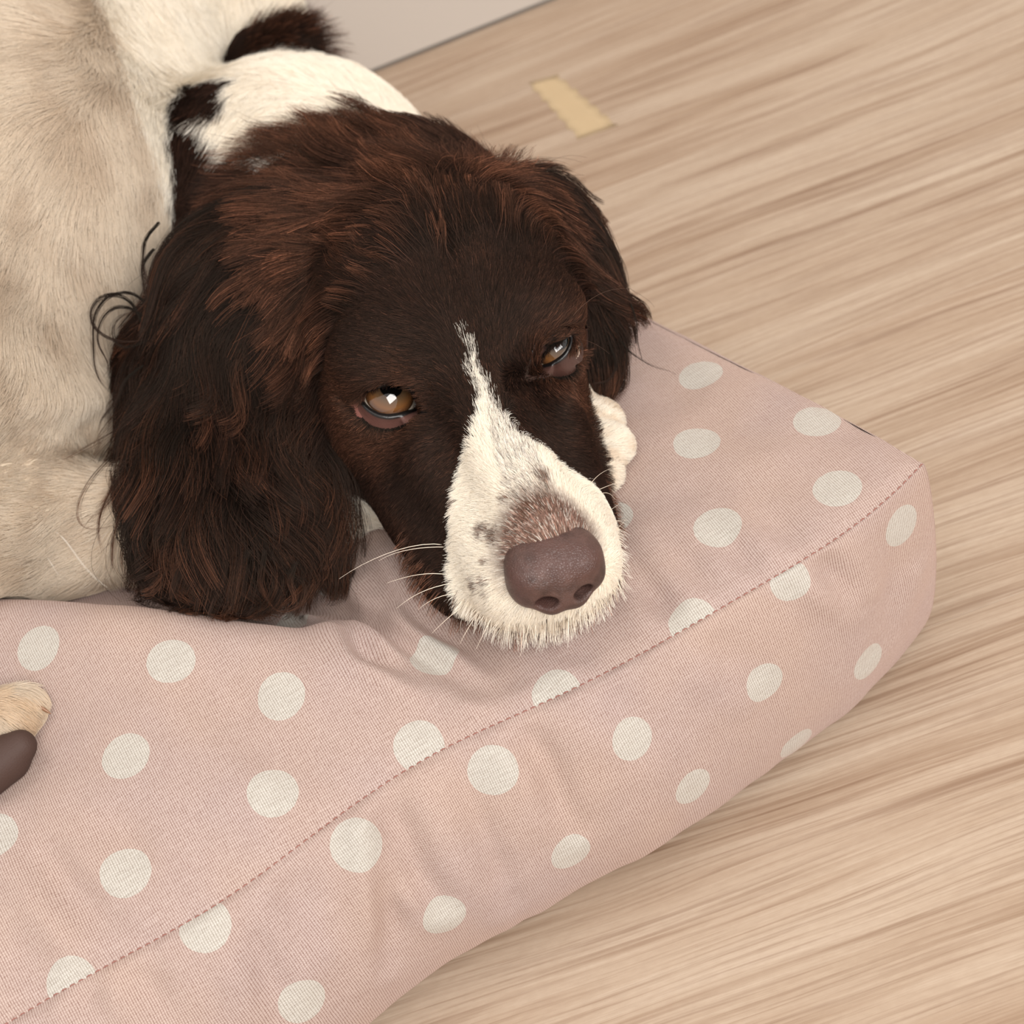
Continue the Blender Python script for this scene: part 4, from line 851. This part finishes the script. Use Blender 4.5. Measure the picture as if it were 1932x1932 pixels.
    r=rng.random(len(rts)); hair('eyelid_fur',P,mixc(DARK,BROWN,r),mixc(BROWN2,RUST,r*.9),np.full(len(rts),.0105),.003,MH_B,dog)
    P=[]
    for _ in range(190):
        k=rng.integers(2,7 if i==0 else 6)*n_//len(pts); p=Vr[3,k%n_]+(Vr[3,(k+1)%n_]-Vr[3,k%n_])*rng.uniform(-3,3); d=unit(-cU*.9+cR*rng.normal(-.1,.25)+unit(cC-p)*.9); L_=rng.uniform(.18,.42)
        P.append([p+d*L_*t-cU*0.15*L_*t*t for t in np.linspace(0,1,5)])
    P=A_(P); hair('eyelash',P,np.tile(DARK,(len(P),1)),np.tile(BROWN2,(len(P),1)),np.full(len(P),.008),.003,MH_B,dog)
# left paw: leathery pad and a claw; the other paw's claw tip
M_PAD=simple_mat('paw_pad_leather',(66,48,42),.65,.3); vo=M_PAD.noise(M_PAD.n('TexCoord').outputs['Object'],1400.,3,.6); M_PAD.set(M_PAD.b.inputs['Normal'],M_PAD.bump(vo,.6,.0003)); M_PAD=M_PAD.m
pf=Field(G(12,1430,12.4)-2.4,G(12,1430,12.4)+2.4,.08); pa,pb=G(38,1408,13.3),G(-30,1462,13.1)
pf.add(cap(pa,pb,.62,.85),.3); pf.add(cap(G(12,1432,13.0),G(-40,1468,13.),.9,.9),.3); X,Y=np.meshgrid(pf.ax[0],pf.ax[1],indexing='ij'); cz=(cush(np.stack([X,Y],-1))+.12).astype(np.float32); pf.F=np.maximum(pf.F,cz[:,:,None]-pf.ax[2][None,None,:])
V,Q=pf.mesh(); o=mesh_obj('paw_pad',V-DO,Q,M_PAD,dog); tag(o,'dark brown leathery paw pad')
M_CLAW=simple_mat('claw_horn',(128,92,66),.35,.5).m
cb,ce=G(56,1330,13.15),G(97,1347,12.9); V=[];F=[]; ax=unit(ce-cb); s1=unit(np.cross(ax,[0,0,1.])); s2=np.cross(s1,ax)
for k in range(9):
    t=k/8; c_=cb*(1-t)+ce*t+A_([0,0,1.])*.18*math.sin(t*3.14); r_=.2*(1-t)**.6+.012
    for q in range(10): V.append(c_+(s1*math.cos(q*.6283)*.7+s2*math.sin(q*.6283))*r_)
F=[(k*10+q,k*10+(q+1)%10,k*10+10+(q+1)%10,k*10+10+q) for k in range(8) for q in range(10)]
mesh_obj('claw',A_(V)-DO,F,M_CLAW,dog)
# nose leather
nf=Field(H(0,9.9,-1.6)-2.9,H(0,9.9,-1.6)+2.9,.06)
def NB(p,k=.3,sub=False): nf.add(p,k,sub)
NB(hell((0,9.55,-1.25),(1.62,1.5,1.0))); NB(hell((0,9.9,-1.95),(1.45,1.25,1.05)),.4)
for s_ in(-1,1):
    NB(hell((s_*.92,10.0,-1.25),(.82,.95,.72)),.35); NB(hell((s_*1.15,9.9,-1.9),(.62,.95,.68)),.35); NB(hell((s_*.42,10.35,-2.35),(.55,.75,.55)),.35)
for s_ in(-1,1):
    NB(hell((s_*.66,11.15,-2.02),(.38,1.7,.27)),.13,True); NB(hcap((s_*.85,11.3,-2.12),(s_*1.75,10.6,-2.28),.13,.06),.16,True)
NB(hcap((0,11.5,-1.5),(0,11.2,-3.1),.06,.09),.22,True); NB(hell((0,8.3,.15),(.6,1.2,.55)),.5,True)
V,Q=nf.mesh()
m=NT('nose_leather'); tcx=m.n('TexCoord').outputs['Object']; vo=m.n('TexVoronoi',feature='DISTANCE_TO_EDGE'); m.set(vo.inputs['Vector'],tcx); vo.inputs['Scale'].default_value=1150
nz=m.noise(tcx,180.,3,.6); col=m.mix(m.mr(nz,.3,.7),c4((54,38,34)),c4((90,66,60))); col=m.mix(m.mr(m.noise(tcx,70.,1),.4,.65,0,.6),col,c4((78,50,44)))
m.set(m.b.inputs['Base Color'],col); m.b.inputs['Roughness'].default_value=.42; m.b.inputs['Specular IOR Level'].default_value=.5
m.set(m.b.inputs['Normal'],m.bump(m.mr(vo.outputs['Distance'],0,.25),.55,.00022))
o=mesh_obj('nose',V-DO,Q,m.m,dog); tag(o,'bare mauve brown nose with open nostrils')
# whiskers
M_WB=simple_mat('brow_whisker_hair',(92,66,52),.4,.5).m
M_WH=simple_mat('whisker_hair',(236,222,204),.4,.5).m
wk=[((838,1028),(780,1022),(700,1052),(640,1092)),((842,1032),(790,1032),(745,1040),(715,1058)),((850,1085),(800,1078),(760,1090),(730,1100)),((855,1100),(800,1110),(770,1130),(748,1148)),((870,1120),(830,1120),(800,1140),(790,1150)),
((1108,925),(1118,905),(1132,892),(1152,884)),((1112,936),(1130,922),(1150,915),(1182,906)),((1120,940),(1140,925),(1152,930),(1160,942)),((1132,975),(1150,962),(1160,958),(1168,950)),((1142,995),(1155,985),(1165,980),(1185,982)),((1146,1015),(1160,1000),(1172,992),(1180,980)),
((905,1150),(880,1190),(872,1205),(868,1215)),((930,1160),(915,1190),(905,1210),(898,1225)),((1000,1170),(995,1195),(990,1215),(980,1240)),((880,1140),(850,1160),(830,1180),(815,1195)),((760,735),(775,700),(778,660),(779,640)),((735,720),(755,706),(770,700),(785,694)),((1070,610),(1100,570),(1140,543),(1185,545)),((1085,640),(1110,640),(1135,655),(1150,668))]
for w in wk:
    p0=bodyPick(*w[0]); dep=(p0-cC)@cF; pr=[]
    for k,(x,y) in enumerate(w):
        d=cF+cR*((x-966)*KPX)+cU*((966-y)*KPX); pp=cC+d*(dep-.35*k); cz=cush(pp)+.1; pr.append(pp if pp[2]>cz else pp+A_([0,0,cz-pp[2]]))
    pr[0]=p0; t=np.linspace(0,1,10)[:,None]; b0,b1,b2,b3=pr; C_=(1-t)**3*b0+3*t*(1-t)**2*(b1*1.2-b0*.1-b2*.1)+3*t*t*(1-t)*(b2*1.2-b1*.1-b3*.1)+t**3*b3
    V=[];F=[]
    for k in range(10):
        ax=unit(C_[min(k+1,9)]-C_[max(k-1,0)]); s1=unit(np.cross(ax,[.2,.3,1])); s2=np.cross(ax,s1); r_=(.011 if w[0][1]>800 else .006)*(1-k/10.)+.002
        for q in range(5): V.append(C_[k]+(s1*math.cos(q*1.2566)+s2*math.sin(q*1.2566))*r_)
    F=[(k*5+q,k*5+(q+1)%5,k*5+5+(q+1)%5,k*5+5+q) for k in range(9) for q in range(5)]
    mesh_obj('whisker',A_(V)-DO,F,M_WH if w[0][1]>800 else M_WB,dog)

print('done',NH,time.time()-T0)
